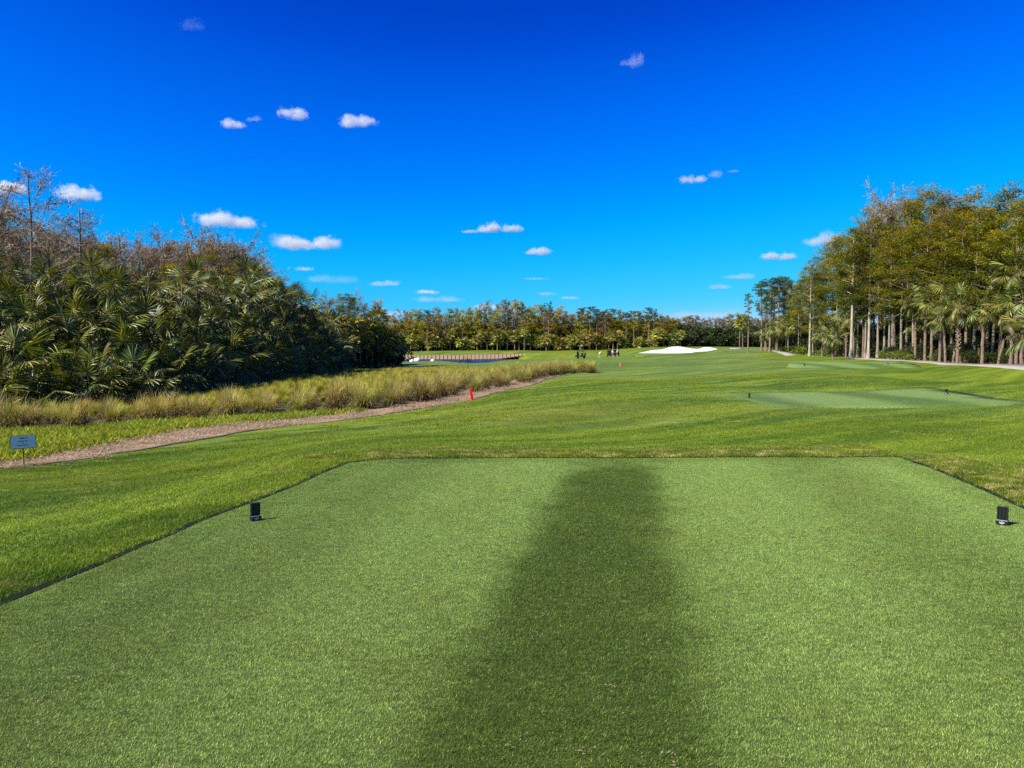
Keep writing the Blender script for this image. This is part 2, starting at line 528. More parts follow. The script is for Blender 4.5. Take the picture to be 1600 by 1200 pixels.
    if not blade:
        bp = N(nt, 'ShaderNodeBump', i_Strength=0.9, i_Distance=0.02 if zone == 'tee' else 0.05)
        hsum = math_(nt, 'ADD', math_(nt, 'MULTIPLY', noise(nt, pos, 9.0, 5, 0.75), 1.0), math_(nt, 'MULTIPLY', fine, 0.5))
        nt.links.new(hsum, bp.inputs['Height']); nt.links.new(bp.outputs[0], b.inputs['Normal'])
        nt.links.new(b.outputs[0], out.inputs[0])
    else:
        tr = N(nt, 'ShaderNodeBsdfTranslucent'); nt.links.new(col, tr.inputs[0])
        mx = N(nt, 'ShaderNodeMixShader'); mx.inputs[0].default_value = 0.3
        nt.links.new(b.outputs[0], mx.inputs[1]); nt.links.new(tr.outputs[0], mx.inputs[2])
        nt.links.new(mx.outputs[0], out.inputs[0])
    return m


def earth(name, stops, scale, bump=0.5, rough=0.95, dist=0.05, stretch=None):
    m, nt, out = mat(name)
    geo = N(nt, 'ShaderNodeNewGeometry')
    n = noise(nt, geo.outputs['Position'], scale, 6, 0.75, stretch=stretch)
    n2 = noise(nt, geo.outputs['Position'], scale * 0.15, 3, 0.6)
    k = math_(nt, 'ADD', math_(nt, 'MULTIPLY', n, 0.7), math_(nt, 'MULTIPLY', n2, 0.3))
    b = N(nt, 'ShaderNodeBsdfPrincipled'); b.inputs['Roughness'].default_value = rough
    b.inputs['Specular IOR Level'].default_value = 0.2
    nt.links.new(ramp(nt, k, stops), b.inputs['Base Color'])
    bp = N(nt, 'ShaderNodeBump', i_Strength=bump, i_Distance=dist)
    nt.links.new(n, bp.inputs['Height']); nt.links.new(bp.outputs[0], b.inputs['Normal'])
    nt.links.new(b.outputs[0], out.inputs[0])
    return m


M = {}
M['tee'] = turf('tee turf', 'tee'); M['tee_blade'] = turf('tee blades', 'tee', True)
M['rough'] = turf('rough turf', 'rough'); M['rough_blade'] = turf('rough blades', 'rough', True); M['short_rough_blade'] = turf('short rough blades', 'rough', True, 1.12)
M['edge_blade'] = turf('coarse edge blades', 'edge', True)
M['fore'] = turf('forward tee turf', 'fore')
M['soil'] = earth('dark soil', [(0.3, (0.004, 0.005, 0.001)), (0.7, (0.016, 0.022, 0.004))], 40, 1.0)  # near-black tone; round the near tee it stands in for edge shade
M['mulch'] = earth('dry straw mulch', [(0.3, (0.08, 0.048, 0.030)), (0.5, (0.26, 0.175, 0.105)), (0.72, (0.46, 0.345, 0.22))], 7, 1.0, stretch=(0.6, 1.5, 1))
M['litter'] = earth('leaf litter', [(0.3, (0.06, 0.035, 0.02)), (0.7, (0.30, 0.19, 0.11))], 3, 0.8)
M['marsh'] = earth('marsh ground', [(0.3, (0.018, 0.015, 0.006)), (0.7, (0.07, 0.06, 0.02))], 2)
M['concrete'] = earth('pale concrete', [(0.3, (0.22, 0.19, 0.165)), (0.7, (0.32, 0.285, 0.25))], 1.5, 0.2)
M['sand'] = earth('white sand', [(0.3, (0.60, 0.56, 0.48)), (0.7, (0.70, 0.67, 0.60))], 2, 0.2)
M['palm_leaf'] = foliage('palm leaf', [(0, (0.010, 0.018, 0.003)), (0.4, (0.042, 0.064, 0.008)), (0.66, (0.185, 0.195, 0.032)), (1, (0.42, 0.33, 0.06))], 0.14, 0.42, 0.34, 0.8, 0.06)
M['palm_dead'] = foliage('dead palm leaf', [(0, (0.10, 0.07, 0.04)), (1, (0.33, 0.25, 0.16))], 0.1, 0.8, 0.2, 0.4, 0.02)
M['palm_stalk'] = plain('palm stalk', (0.16, 0.16, 0.05), 0.5, var=0.3)
M['palm_bark'] = bark('palm bark', (0.07, 0.048, 0.034), (0.26, 0.185, 0.13), 5, (1, 1, 1.6))
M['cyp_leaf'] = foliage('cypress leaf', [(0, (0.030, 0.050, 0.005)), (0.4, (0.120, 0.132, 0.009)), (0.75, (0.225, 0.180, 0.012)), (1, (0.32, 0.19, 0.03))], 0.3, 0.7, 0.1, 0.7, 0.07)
M['cyp_bark'] = bark('cypress bark', (0.10, 0.08, 0.06), (0.32, 0.265, 0.20), 4)  # darker copy of the pale bark: shade on most trunks painted in
M['far_leaf'] = foliage('far cypress leaf', [(0, (0.055, 0.070, 0.007)), (0.4, (0.19, 0.175, 0.014)), (0.75, (0.30, 0.235, 0.022)), (1, (0.38, 0.24, 0.05))], 0.42, 0.7, 0.1, 0.5, 0.06)
M['cyp_pale'] = bark('pale cypress bark', (0.20, 0.165, 0.125), (0.46, 0.39, 0.30), 4)
M['bare_twig'] = foliage('bare twigs', [(0, (0.13, 0.098, 0.066)), (1, (0.46, 0.365, 0.265))], 0.05, 0.9, 0.1, 0.35, 0.02)
M['bare_leaf'] = foliage('rusty leaves', [(0, (0.09, 0.05, 0.022)), (0.6, (0.20, 0.135, 0.06)), (1, (0.19, 0.155, 0.03))], 0.3, 0.8, 0.1, 0.4, 0.05)
M['bare_bark'] = bark('grey bark', (0.07, 0.055, 0.045), (0.22, 0.175, 0.14), 5)
M['pine_leaf'] = foliage('pine needles', [(0, (0.018, 0.034, 0.007)), (0.7, (0.06, 0.085, 0.014)), (1, (0.12, 0.12, 0.03))], 0.2, 0.6, 0.2, 0.35, 0.03)
M['pine_bark'] = bark('pine bark', (0.10, 0.065, 0.045), (0.30, 0.20, 0.14), 5)
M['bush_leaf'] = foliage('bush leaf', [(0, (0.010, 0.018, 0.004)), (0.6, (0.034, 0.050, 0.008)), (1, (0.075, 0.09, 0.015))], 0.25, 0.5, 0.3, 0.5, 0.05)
M['lime_leaf'] = foliage('lime leaf', [(0, (0.04, 0.07, 0.006)), (1, (0.20, 0.24, 0.02))], 0.35, 0.5, 0.3, 0.3, 0.03)
M['cord'] = foliage('cordgrass', [(0, (0.030, 0.020, 0.013)), (0.28, (0.11, 0.075, 0.038)), (0.55, (0.20, 0.165, 0.045)), (0.85, (0.33, 0.29, 0.07)), (1, (0.58, 0.46, 0.18))], 0.3, 0.6, 0.25, 0.35, 0.05)
M['marsh_leaf'] = foliage('marsh grass', [(0, (0.045, 0.05, 0.010)), (0.5, (0.20, 0.215, 0.022)), (1, (0.42, 0.37, 0.07))], 0.35, 0.6, 0.2, 0.35, 0.05)
M['weed'] = foliage('weeds', [(0, (0.09, 0.14, 0.012)), (0.6, (0.24, 0.28, 0.025)), (1, (0.42, 0.38, 0.08))], 0.35, 0.6, 0.2, 0.35, 0.04)
M['straw'] = foliage('straw', [(0, (0.11, 0.065, 0.04)), (1, (0.50, 0.37, 0.23))], 0.1, 0.8, 0.2, 0.2, 0.02)
M['black'] = plain('black plastic', (0.012, 0.012, 0.014), 0.32)
M['dark_slot'] = plain('slot', (0.004, 0.004, 0.004), 0.8)
M['silver'] = plain('silver print', (0.55, 0.56, 0.62), 0.35, 0.3)
M['white'] = plain('white paint', (0.78, 0.78, 0.76), 0.4)
M['sign_face'] = plain('sign face', (0.80, 0.72, 0.64), 0.9, spec=0.1, var=0.05)
M['sign_rim'] = plain('sign rim', (0.05, 0.06, 0.07), 0.4, 0.4)
M['ink'] = plain('ink', (0.01, 0.02, 0.10), 0.6)
M['ink_green'] = plain('green ink', (0.01, 0.05, 0.03), 0.6)
M['red'] = plain('red stake paint', (0.75, 0.015, 0.02), 0.45)
M['orange'] = plain('orange stake paint', (0.85, 0.14, 0.03), 0.45)
M['panel'] = plain('bulkhead panel', (0.42, 0.26, 0.16), 0.8, var=0.25, vscale=2)
M['post'] = plain('bulkhead post', (0.035, 0.02, 0.012), 0.8, var=0.2)
M['cart'] = plain('cart body', (0.012, 0.013, 0.018), 0.7, spec=0.1)
M['seat'] = plain('cart seat', (0.04, 0.035, 0.03), 0.6)
M['tyre'] = plain('tyre', (0.012, 0.012, 0.012), 0.8)
M['metal'] = plain('metal', (0.5, 0.5, 0.5), 0.35, 0.9)
M['skin'] = plain('skin', (0.50, 0.27, 0.18), 0.5)
M['shirt'] = plain('white shirt', (0.80, 0.80, 0.80), 0.8)
M['shirt_blue'] = plain('blue shirt', (0.28, 0.40, 0.72), 0.8)
M['trouser'] = plain('dark shorts', (0.03, 0.03, 0.04), 0.8)
M['khaki'] = plain('pale shorts', (0.55, 0.50, 0.40), 0.8)
M['hair'] = plain('dark hair', (0.02, 0.015, 0.01), 0.6)
M['stone'] = plain('white stone', (0.75, 0.73, 0.70), 0.7, var=0.1)
mw, nt, out = mat('pond water')
b = N(nt, 'ShaderNodeBsdfPrincipled'); b.inputs['Base Color'].default_value = (0.004, 0.018, 0.055, 1)
b.inputs['Roughness'].default_value = 0.22; b.inputs['IOR'].default_value = 1.33
geo = N(nt, 'ShaderNodeNewGeometry')
bp = N(nt, 'ShaderNodeBump', i_Strength=1.0, i_Distance=0.5)
nt.links.new(noise(nt, geo.outputs['Position'], 1.3, 3, 0.6), bp.inputs['Height']); nt.links.new(bp.outputs[0], b.inputs['Normal'])
nt.links.new(b.outputs[0], out.inputs[0]); M['water'] = mw


# ------------------------------------------------------------------ ground
t = np.linspace(-6.3, 6.3, 521)
gx = 12 * np.sinh(t); gy = 8 + 12 * np.sinh(t)
X, Y = np.meshgrid(gx, gy)
Z = hz(X, Y)
n = len(t)
idx = np.arange(n * n).reshape(n, n)
F = np.stack([idx[:-1, :-1], idx[:-1, 1:], idx[1:, 1:], idx[1:, :-1]], -1).reshape(-1, 4)
g = MB(); g.add(np.stack([X, Y, Z], -1).reshape(-1, 3), F)
ground = link('ground', smooth_mesh(g.mesh('ground', M['rough'])))
tag(ground, 'mown green rough and fairway grass covering the ground', None, None, 'structure')


def sheet(name, poly, material, lift, step, label=None, skirt=0.05):
    """a thin sheet of ground cover that follows the terrain inside a polygon"""
    poly = np.asarray(poly, float)
    import bmesh
    bm = bmesh.new()
    vs_ = [bm.verts.new((p[0], p[1], 0)) for p in poly]
    bm.faces.new(vs_)
    lo, hi = poly.min(0), poly.max(0)
    for ax in (0, 1):
        nrm = (1, 0, 0) if ax == 0 else (0, 1, 0)
        for c in np.arange(lo[ax] + step, hi[ax], step):
            co = (c, 0, 0) if ax == 0 else (0, c, 0)
            bmesh.ops.bisect_plane(bm, geom=bm.verts[:] + bm.edges[:] + bm.faces[:], plane_co=co, plane_no=nrm)
    for f in bm.faces: f.normal_update()
    for f in bm.faces:
        if f.normal.z < 0: f.normal_flip()
    xs = np.array([v.co.x for v in bm.verts]); ys = np.array([v.co.y for v in bm.verts])
    z = hz(xs, ys) + lift
    for v, zz in zip(bm.verts, z): v.co.z = zz
    be = [e for e in bm.edges if e.is_boundary]
    r = bmesh.ops.extrude_edge_only(bm, edges=be)
    for v in r['geom']:
        if isinstance(v, bmesh.types.BMVert): v.co.z -= lift + skirt
    me = bpy.data.meshes.new(name); bm.to_mesh(me); bm.free(); smooth_mesh(me)
    me.materials.append(material)
    return tag(link(name, me), label, None, None, 'structure')


def wobble(pts, amp, step=0.5, seed=1):
    """resample a polyline with a ragged edge"""
    r = np.random.default_rng(seed); out_ = []
    pts = np.asarray(pts, float)
    for a, b in zip(pts[:-1], pts[1:]):
        k = max(1, int(np.linalg.norm(b - a) / step))
        for i in range(k):
            out_.append(a + (b - a) * i / k + r.normal(0, amp, 2) * (i > 0))
    out_.append(pts[-1])
    return np.array(out_)


def px_line(rows):
    return np.array([P(*r)[:2] for r in rows])


# the tee platform is level, so its sheet is level too
import bmesh
def flat_poly(name, poly, z, material, label, skirt=0.03):
    bm = bmesh.new()
    v = [bm.verts.new((p[0], p[1], z)) for p in poly]
    f = bm.faces.new(v); f.normal_update()
    if f.normal.z < 0: f.normal_flip()
    r = bmesh.ops.extrude_edge_only(bm, edges=bm.edges[:])
    for q in r['geom']:
        if isinstance(q, bmesh.types.BMVert): q.co.z -= skirt
    me = bpy.data.meshes.new(name); bm.to_mesh(me); bm.free(); me.materials.append(material)
    return tag(link(name, me), label, None, None, 'structure')


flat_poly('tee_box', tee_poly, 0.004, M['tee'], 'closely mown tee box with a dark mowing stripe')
# dark strip that paints the shade of the taller rough round the tee
def ring(name, poly, w0, w1, z, material, label):
    c = poly.mean(0); k = len(poly)
    def off(w):
        res = []
        for i in range(k):
            a = poly[i] - poly[i - 1]; b = poly[(i + 1) % k] - poly[i]
            na = np.array([a[1], -a[0]]) / np.linalg.norm(a); nb = np.array([b[1], -b[0]]) / np.linalg.norm(b)
            m_ = na + nb; m_ /= max(1e-6, (m_ @ na))
            res.append(poly[i] + m_ * w)
        return np.array(res)
    A, B = off(w0), off(w1)
    B = B + np.random.default_rng(2).normal(0, 0.009, B.shape)
    mb = MB(); v = np.c_[np.r_[A, B], np.full(2 * k, z)]
    f = [[i, (i + 1) % k, k + (i + 1) % k, k + i] for i in range(k)]
    mb.add(v, f)
    return tag(link(name, mb.mesh(name, material)), label, None, None, 'structure')
ring('dark_edge', tee_poly, -0.018, 0.056, 0.009, M['soil'], 'dark line of painted shade along the cut border of the tee box')

# forward tees
fore_poly = wobble(px_line([(1140, 614.5, 28.6), (1448, 608.8, 31.2), (1610, 632, 22.3), (1580, 636, 21.4), (1206, 638, 21.3), (1165, 622, 25.8), (1140, 614.5, 28.6)]), 0.015, 1.0, 3)[:-1]
sheet('forward_tee', fore_poly, M['fore'], 0.03, 0.8, 'second tee box beyond the dip with its own mowing bands')
def terrain_strip(name, pts, w, material, lift, label):
    pts = wobble(np.asarray(pts), 0.02, 0.5, 12); tn = np.gradient(pts, axis=0); tn /= np.linalg.norm(tn, axis=1)[:, None] + 1e-9
    nn = np.c_[-tn[:, 1], tn[:, 0]]; A = pts + nn * w / 2; B = pts - nn * w / 2
    v = np.r_[A, B]; zz = hz(v[:, 0], v[:, 1]) + lift; k = len(pts); mb = MB()
    mb.add(np.c_[v, zz], [[i, i + 1, k + i + 1, k + i] for i in range(k - 1)])
    return tag(link(name, mb.mesh(name, material)), label, None, None, 'structure')
terrain_strip('dark_edge', px_line([(1140, 614.3, 28.7), (1448, 608.3, 31.4), (1612, 631.5, 22.4)]), 0.14, M['soil'], 0.045, 'dark lip behind and beside the second tee')  # thin dark strip laid along the far and right border
fore2 = wobble(px_line([(1235, 567.5, 76), (1410, 567.5, 78), (1440, 573, 59), (1230, 574, 57), (1235, 567.5, 76)]), 0.1, 2.0, 4)[:-1]
sheet('far_forward_tee', fore2, M['fore'], 0.05, 1.5, 'third tee box further along the fairway')

# dry mulch strip along the left edge of the rough
dirt_in = [(-200, 752, 13.2), (0, 733, 14.6), (150, 716, 16), (300, 691, 19.1), (450, 664, 23.2), (600, 649, 26.2), (735, 626, 31.6), (840, 599, 43), (875, 587, 52)]
dirt_out = [(880, 580, 58), (800, 591, 47), (720, 610, 37.5), (640, 634, 30.5), (540, 643, 28.2), (400, 657, 25.6), (250, 675, 22.3), (150, 692, 19.6), (80, 708, 17.4), (0, 723, 15.7), (-200, 738, 14.2)]
dp = np.r_[wobble(px_line(dirt_in), 0.07, 0.6, 5), wobble(px_line(dirt_out), 0.20, 0.5, 6)]
sheet('mulch_strip', dp, M['mulch'], 0.02, 0.7, 'strip of dry straw and mulch between rough and weeds')
dirt_poly = dp
# marsh floor behind it
marsh_poly = np.r_[px_line(dirt_out[::-1])[:-1], px_line([(922, 579.5, 61), (922, 574, 76), (880, 570, 98), (810, 572, 98), (740, 574, 94), (600, 574, 98), (480, 574, 108), (420, 596, 62), (300, 625, 41), (100, 655, 30), (-260, 660, 29), (-300, 740, 15)])]
sheet('marsh_ground', wobble(marsh_poly, 0.05, 2.0, 8), M['marsh'], 0.012, 1.5, 'damp ground under the cordgrass and weeds')
# cart path and litter strip under the right-hand trees
def band(name, rows, w, material, lift, label, step=1.5):
    c = px_line(rows); c = wobble(c, 0.0, 3.0)
    tn = np.gradient(c, axis=0); tn /= np.linalg.norm(tn, axis=1)[:, None]
    nn = np.c_[-tn[:, 1], tn[:, 0]]
    return sheet(name, np.r_[c - nn * w / 2, (c + nn * w / 2)[::-1]], material, lift, step, label)
sheet('leaf_litter', wobble(px_line([(1345, 559.5, 112), (1440, 564, 84), (1530, 570.5, 68), (1620, 576, 58), (1800, 596, 46), (2000, 590, 60), (1700, 560, 95), (1400, 552, 140), (1345, 559.5, 112)]), 0.2, 2, 9)[:-1], M['litter'], 0.03, 2.5,
      'brown leaf litter on the ground below the trees')
band('cart_path', [(1335, 561, 108), (1400, 563.8, 89), (1450, 566, 79), (1500, 570, 68), (1540, 573, 62), (1600, 575.6, 57), (1700, 583, 50), (1900, 600, 41)], 2.3, M['concrete'], 0.055, 'pale concrete cart path in front of the trees')
sheet('path_end', px_line([(1203, 549.3, 172), (1222, 549.3, 172), (1246, 555.2, 136), (1228, 555.4, 136)]), M['concrete'], 0.15, 4, 'far stretch of the pale cart path')
sheet('path_far', px_line([(1140, 545.3, 192), (1160, 545.3, 192), (1160, 546.6, 186), (1140, 546.6, 186)]), M['concrete'], 0.2, 4, 'short pale piece of path beyond the bunker')

# bunkers: raised faces of white sand
def bunker(name, xs, bot, top, dn, df, label):
    mb = MB(); k = 8; V = []
    for px in xs:
        a = P(px, lerp_tab(px, bot), dn); b_ = P(px, lerp_tab(px, top), df)
        for j in range(k + 1):
            s_ = j / k
            q = a + (b_ - a) * s_
            q[2] -= 0.28 * math.sin(math.pi * s_) * min(1, abs(b_[2] - a[2]) / 0.8)
            V.append(q)
        V.append(b_ + np.array([0, 1.2, -0.5])); V.append(b_ + np.array([0, 3, -3.0]))
    w_ = k + 3; V = np.array(V)
    i = np.arange((len(xs) - 1) * w_).reshape(-1, w_)[:, :-1].ravel()
    mb.add(V, np.stack([i, i + w_, i + w_ + 1, i + 1], -1))
    lp = MB(); LV = []
    for px in [xs[0] - 8, *xs, xs[-1] + 8]:
        a = P(px, lerp_tab(px, bot), dn)
        if px < xs[0] or px > xs[-1]: a[2] = gz(a[0], a[1]) + .02
        for dy, f_ in ((0.6, 1.0), (0, 1.0), (-1.5, .75), (-3.5, .3), (-6, 0)):
            zg = gz(a[0], a[1] + dy)
            LV.append((a[0], a[1] + dy, (a[2] + (.05 if dy <= 0 else -.4)) * f_ + (zg + .03) * (1 - f_)))
    i = np.arange((len(xs) + 1) * 5).reshape(-1, 5)[:, :-1].ravel()
    lp.add(np.array(LV), np.stack([i, i + 1, i + 6, i + 5], -1))
    tag(link('grass_lip', smooth_mesh(lp.mesh('grass_lip', M['rough']))), 'mown lip of grass along the front of the bunker', None, None, 'structure')
    return tag(link(name, smooth_mesh(mb.mesh(name, M['sand']))), label, None, None, 'structure')
bunker('sand_bunker', np.arange(997, 1123, 4), [(997, 552.2), (1060, 552.4), (1095, 551), (1122, 546)],
       [(997, 551.8), (1020, 547), (1035, 546), (1050, 541.5), (1062, 541.2), (1080, 544.5), (1092, 545.5), (1098, 542.8), (1110, 542.6), (1122, 545.4)], 163, 172, 'large white sand bunker rising in front of the far trees')
bunker('small_sand_bunker', np.arange(626, 650, 3), [(626, 553), (650, 553.6)], [(626, 550.2), (636, 550.2), (650, 553.2)], 233, 240, 'small white sand bunker left of the pond wall')

# pond
wp = pond_poly.copy()
mb = MB()
c0 = wp.mean(0)
big = np.array([[-75, 140], [20, 140], [20, 216], [-75, 216]])
# water plane lies inside the basin; the banks hide its rim
k = len(wp)
e = wp + (wp - c0) / np.linalg.norm(wp - c0, axis=1)[:, None] * np.where(wp[:, 1:2] > 200, 0.3, 7.0)
mb.add(np.c_[e, np.full(k, WATER_Z)], [list(range(k))])
pw = tag(link('pond_water', mb.mesh('pond_water', M['water'])), 'dark blue water of the pond in front of the retaining wall', None, None, 'structure')
for p_ in pw.data.polygons:
    if p_.normal.z < 0: p_.flip()

# retaining wall with pale panels between dark posts
rw = thing('retaining_wall', 'low pond wall of pale tan panels between dark posts', 'wall')
WT = WATER_Z + 1.10
def wall_x(i): return None
wl_px = np.arange(604, 822, 6.15)
pm = MB(); pm.box((0, 0, 0), (0.88, 0.10, 1.25)); pmesh = pm.mesh('panel', M['panel'])
qm = MB(); qm.box((0, 0, 0), (0.17, 0.22, 1.30)); qmesh = qm.mesh('post', M['post'])
for i, px in enumerate(wl_px):
    d = lerp_tab(px, [(604, 215), (640, 214), (740, 211), (822, 205.5)])
    a = P(px, 556, d)
    hgt = 1.0 if px < 780 else max(0.35, 1 - (px - 780) / 60)
    top = WT + (0.0 if px < 700 else (px - 700) / 120 * 0.45)
    link('panel', pmesh, rw, (a[0], a[1], top - 0.62 * hgt), (0, 0, R(-4)), (1.05, 1, hgt))
    b2 = P(px + 3.07, 556, d)
    link('post', qmesh, rw, (b2[0], b2[1] - 0.06, top - 0.62), (0, 0, R(-4)))
# turf top behind the wall: a level strip that meets it
strip = MB(); V = []
sx = np.arange(596, 832, 6.0)
for px in sx:
    d = lerp_tab(px, [(604, 215), (640, 214), (740, 211), (822, 205.5), (832, 205)])
    a = P(px, 556, d); top = WT + (0.0 if px < 700 else (px - 700) / 120 * 0.45)
    V.append((a[0], a[1] + 0.05, top - 0.02))
    for dd in (3, 8, 14, 22):
        zz = gz(a[0], a[1] + dd)
        fb = dd / 22
        V.append((a[0], a[1] + dd, max(top - 0.02 + 0.02 * dd, zz + 0.05) * (1 - fb * fb) + (zz + 0.02) * fb * fb))
V = np.array(V); w_ = 5
i = np.arange((len(sx) - 1) * w_).reshape(-1, w_)[:, :-1].ravel()
strip.add(V, np.stack([i, i + w_, i + w_ + 1, i + 1], -1))
tag(link('green_bank', smooth_mesh(strip.mesh('green_bank', M['rough']))), 'mown bank above the pond wall', None, None, 'structure')


# ------------------------------------------------------------------ scattering (stuff)
def scatter(name, pts, rots, scl, idx_, meshes, label, cat=None):
    """one object whose geometry nodes put small tufts on its points"""
    coll = bpy.data.collections.new(name + '_source')
    for i_, me_ in enumerate(meshes):
        o_ = bpy.data.objects.new('%s_tuft_%02d' % (name, i_), me_); coll.objects.link(o_)
    me = bpy.data.meshes.new(name)
    me.vertices.add(len(pts)); me.vertices.foreach_set('co', np.asarray(pts, float).ravel())
    a = me.attributes.new('rot', 'FLOAT_VECTOR', 'POINT'); a.data.foreach_set('vector', np.asarray(rots, float).ravel())
    a = me.attributes.new('scl', 'FLOAT', 'POINT'); a.data.foreach_set('value', np.asarray(scl, float))
    a = me.attributes.new('pick', 'INT', 'POINT'); a.data.foreach_set('value', np.asarray(idx_, np.int32))
    o = link(name, me)
    ng = bpy.data.node_groups.new(name, 'GeometryNodeTree')
    ng.interface.new_socket('Geometry', in_out='INPUT', socket_type='NodeSocketGeometry')
    ng.interface.new_socket('Geometry', in_out='OUTPUT', socket_type='NodeSocketGeometry')
    gi = ng.nodes.new('NodeGroupInput'); go = ng.nodes.new('NodeGroupOutput')
    ci = ng.nodes.new('GeometryNodeCollectionInfo'); ci.inputs[0].default_value = coll
    ci.inputs[1].default_value = True; ci.inputs[2].default_value = True
    ip = ng.nodes.new('GeometryNodeInstanceOnPoints')
    ip.inputs['Pick Instance'].default_value = True
    def na(nm, ty):
        q = ng.nodes.new('GeometryNodeInputNamedAttribute'); q.data_type = ty; q.inputs[0].default_value = nm
        return q.outputs[0]
    e2r = ng.nodes.new('FunctionNodeEulerToRotation')
    ng.links.new(na('rot', 'FLOAT_VECTOR'), e2r.inputs[0])
    ng.links.new(gi.outputs[0], ip.inputs['Points']); ng.links.new(ci.outputs[0], ip.inputs['Instance'])
    ng.links.new(na('pick', 'INT'), ip.inputs['Instance Index'])
    ng.links.new(e2r.outputs[0], ip.inputs['Rotation']); ng.links.new(na('scl', 'FLOAT'), ip.inputs['Scale'])
    ng.links.new(ip.outputs[0], go.inputs[0])
    md = o.modifiers.new('scatter', 'NODES'); md.node_group = ng
    return tag(o, label, None, None, 'stuff')


def blade_patch(name, size, count, h, w, lean, material, seed, spread=0.6, hvar=0.4, clump=0.0):
    r = np.random.default_rng(seed)
    c = np.c_[(r.uniform(-size / 2, size / 2, (count, 2)) + r.uniform(-size / 2, size / 2, (count, 2))), np.zeros(count)]   # tent shaped density: neighbours blend
    if clump:
        cc = r.uniform(-size / 2, size / 2, (40, 2))
        pk = r.integers(0, 40, count); use = r.random(count) < clump
        c[use, :2] = cc[pk[use]] + r.normal(0, size * 0.035, (use.sum(), 2))
    d = np.c_[r.normal(lean[0], spread, count), r.normal(lean[1], spread, count), np.ones(count)]
    d /= np.linalg.norm(d, axis=1)[:, None]
    hh = h * r.uniform(1 - hvar, 1 + hvar, count)
    a = r.uniform(0, 2 * math.pi, count)
    sd = np.c_[np.cos(a), np.sin(a), np.zeros(count)] * w / 2
    v = np.stack([c - sd, c + sd, c + d * hh[:, None]], 1).reshape(-1, 3)
    mb = MB(); tn = r.random(count)
    mb.add(v, np.arange(count * 3).reshape(-1, 3), np.repeat(tn, 3))
    return mb.mesh(name, material)


def grid_pts(x0, x1, y0, y1, s, jit, r):
    xs, ys = np.meshgrid(np.arange(x0, x1, s), np.arange(y0, y1, s))
    p = np.c_[xs.ravel(), ys.ravel()]
    return p + r.uniform(-jit, jit, p.shape)


def in_view(p, m=1.0, mnear=1.0):
    # a few metres more than the photograph shows, so that a step to the side still sees grass
    return (np.abs(p[:, 0]) < np.maximum(p[:, 1], 0) * 0.69 + m + 3.5) & (p[:, 1] > mnear - 3.5)


# tee turf: clipped blades, combed two ways
r = np.random.default_rng(11)
S = 0.30
tee_meshes = [blade_patch('tee_l%d' % i, S, 2700, 0.011, 0.0030, (0.25, 0.75), M['tee_blade'], 20 + i) for i in range(4)] + \
             [blade_patch('tee_d%d' % i, S, 2700, 0.014, 0.0030, (0.1, -0.5), M['tee_blade'], 40 + i) for i in range(4)]
p = grid_pts(-8, 9, -1.8, 11.6, S, 0.03, r)
p = p[in_view(p, 0.8, 1.8)]
p = p[poly_sd(p[:, 0], p[:, 1], tee_poly) < -S * 1.02]
u = p[:, 0] - STRIPE_SLOPE * p[:, 1]
dark = (np.abs(u + 0.29) + r.normal(0, 0.08, len(u)) < 0.58) & (p[:, 1] + r.normal(0, .3, len(u)) < 10.4)
pk = r.integers(0, 4, len(p)) + 4 * dark
scatter('tee_grass', np.c_[p, np.full(len(p), 0.004)], np.c_[np.zeros((len(p), 2)), r.normal(0, 0.25, len(p))], np.ones(len(p)), pk, tee_meshes,
        'short clipped grass blades of the tee box')
# thin rows of blades right up to the cut edges
def edge_points(poly, inset, step, r, i0=0):
    res = []
    for i_ in range(len(poly)):
        a, b_ = poly[i_], poly[(i_ + 1) % len(poly)]
        L = np.linalg.norm(b_ - a); nn = np.array([(b_ - a)[1], -(b_ - a)[0]]) / L
        for s_ in np.arange(0, L, step):
            q = a + (b_ - a) * s_ / L + nn * (inset + r.normal(0, 0.018))
            res.append(q)
    return np.array(res)
fr = [blade_patch('tee_f%d' % i, 0.10, 300, 0.011, 0.003, (0.2, 0.2), M['tee_blade'], 60 + i) for i in range(3)]
q = np.concatenate([edge_points(tee_poly, -k_, 0.09, r) for k_ in (0.095, 0.15, 0.24, 0.31, 0.38)])
q = q[in_view(q, 0.8, 1.8)]
scatter('tee_fringe_grass', np.c_[q, np.full(len(q), 0.004)], np.c_[np.zeros((len(q), 2)), r.uniform(0, 6.28, len(q))], np.ones(len(q)), r.integers(0, 3, len(q)), fr,
        'short clipped grass at the border of the tee box')

# rough grass round the tee
rm = [blade_patch('rough_%d' % i, 0.42, 2800, 0.022, 0.0050, (0.35, 0.25), M['short_rough_blade'], 80 + i, 0.8, 0.5, 0.3) for i in range(5)]
p = grid_pts(-17, 17, -1.5, 17.5, 0.40, 0.05, r)
p = p[in_view(p, 0.8, 2)]
sd = poly_sd(p[:, 0], p[:, 1], tee_poly); p = p[sd > 0.48]
p = p[poly_sd(p[:, 0], p[:, 1], dirt_poly) > 0.32]; p = p[poly_sd(p[:, 0], p[:, 1], marsh_poly) > 0.35]
z = hz(p[:, 0], p[:, 1])
scatter('rough_grass', np.c_[p, z - 0.004], np.c_[np.zeros((len(p), 2)), r.normal(0, 0.5, len(p))], r.uniform(0.8, 1.15, len(p)), r.integers(0, 5, len(p)), rm,
        'longer grass blades of the rough around the tee')
rm2 = [blade_patch('rough_m%d' % i, 1.05, 3600, 0.030, 0.012, (0.35, 0.2), M['rough_blade'], 95 + i, 0.9, 0.5, 0.3) for i in range(4)]
p = grid_pts(-30, 32, 14, 46, 1.0, 0.3, r)
p = p[in_view(p, 1.5, 2)]; p = p[np.hypot(p[:, 0], p[:, 1]) > 15]
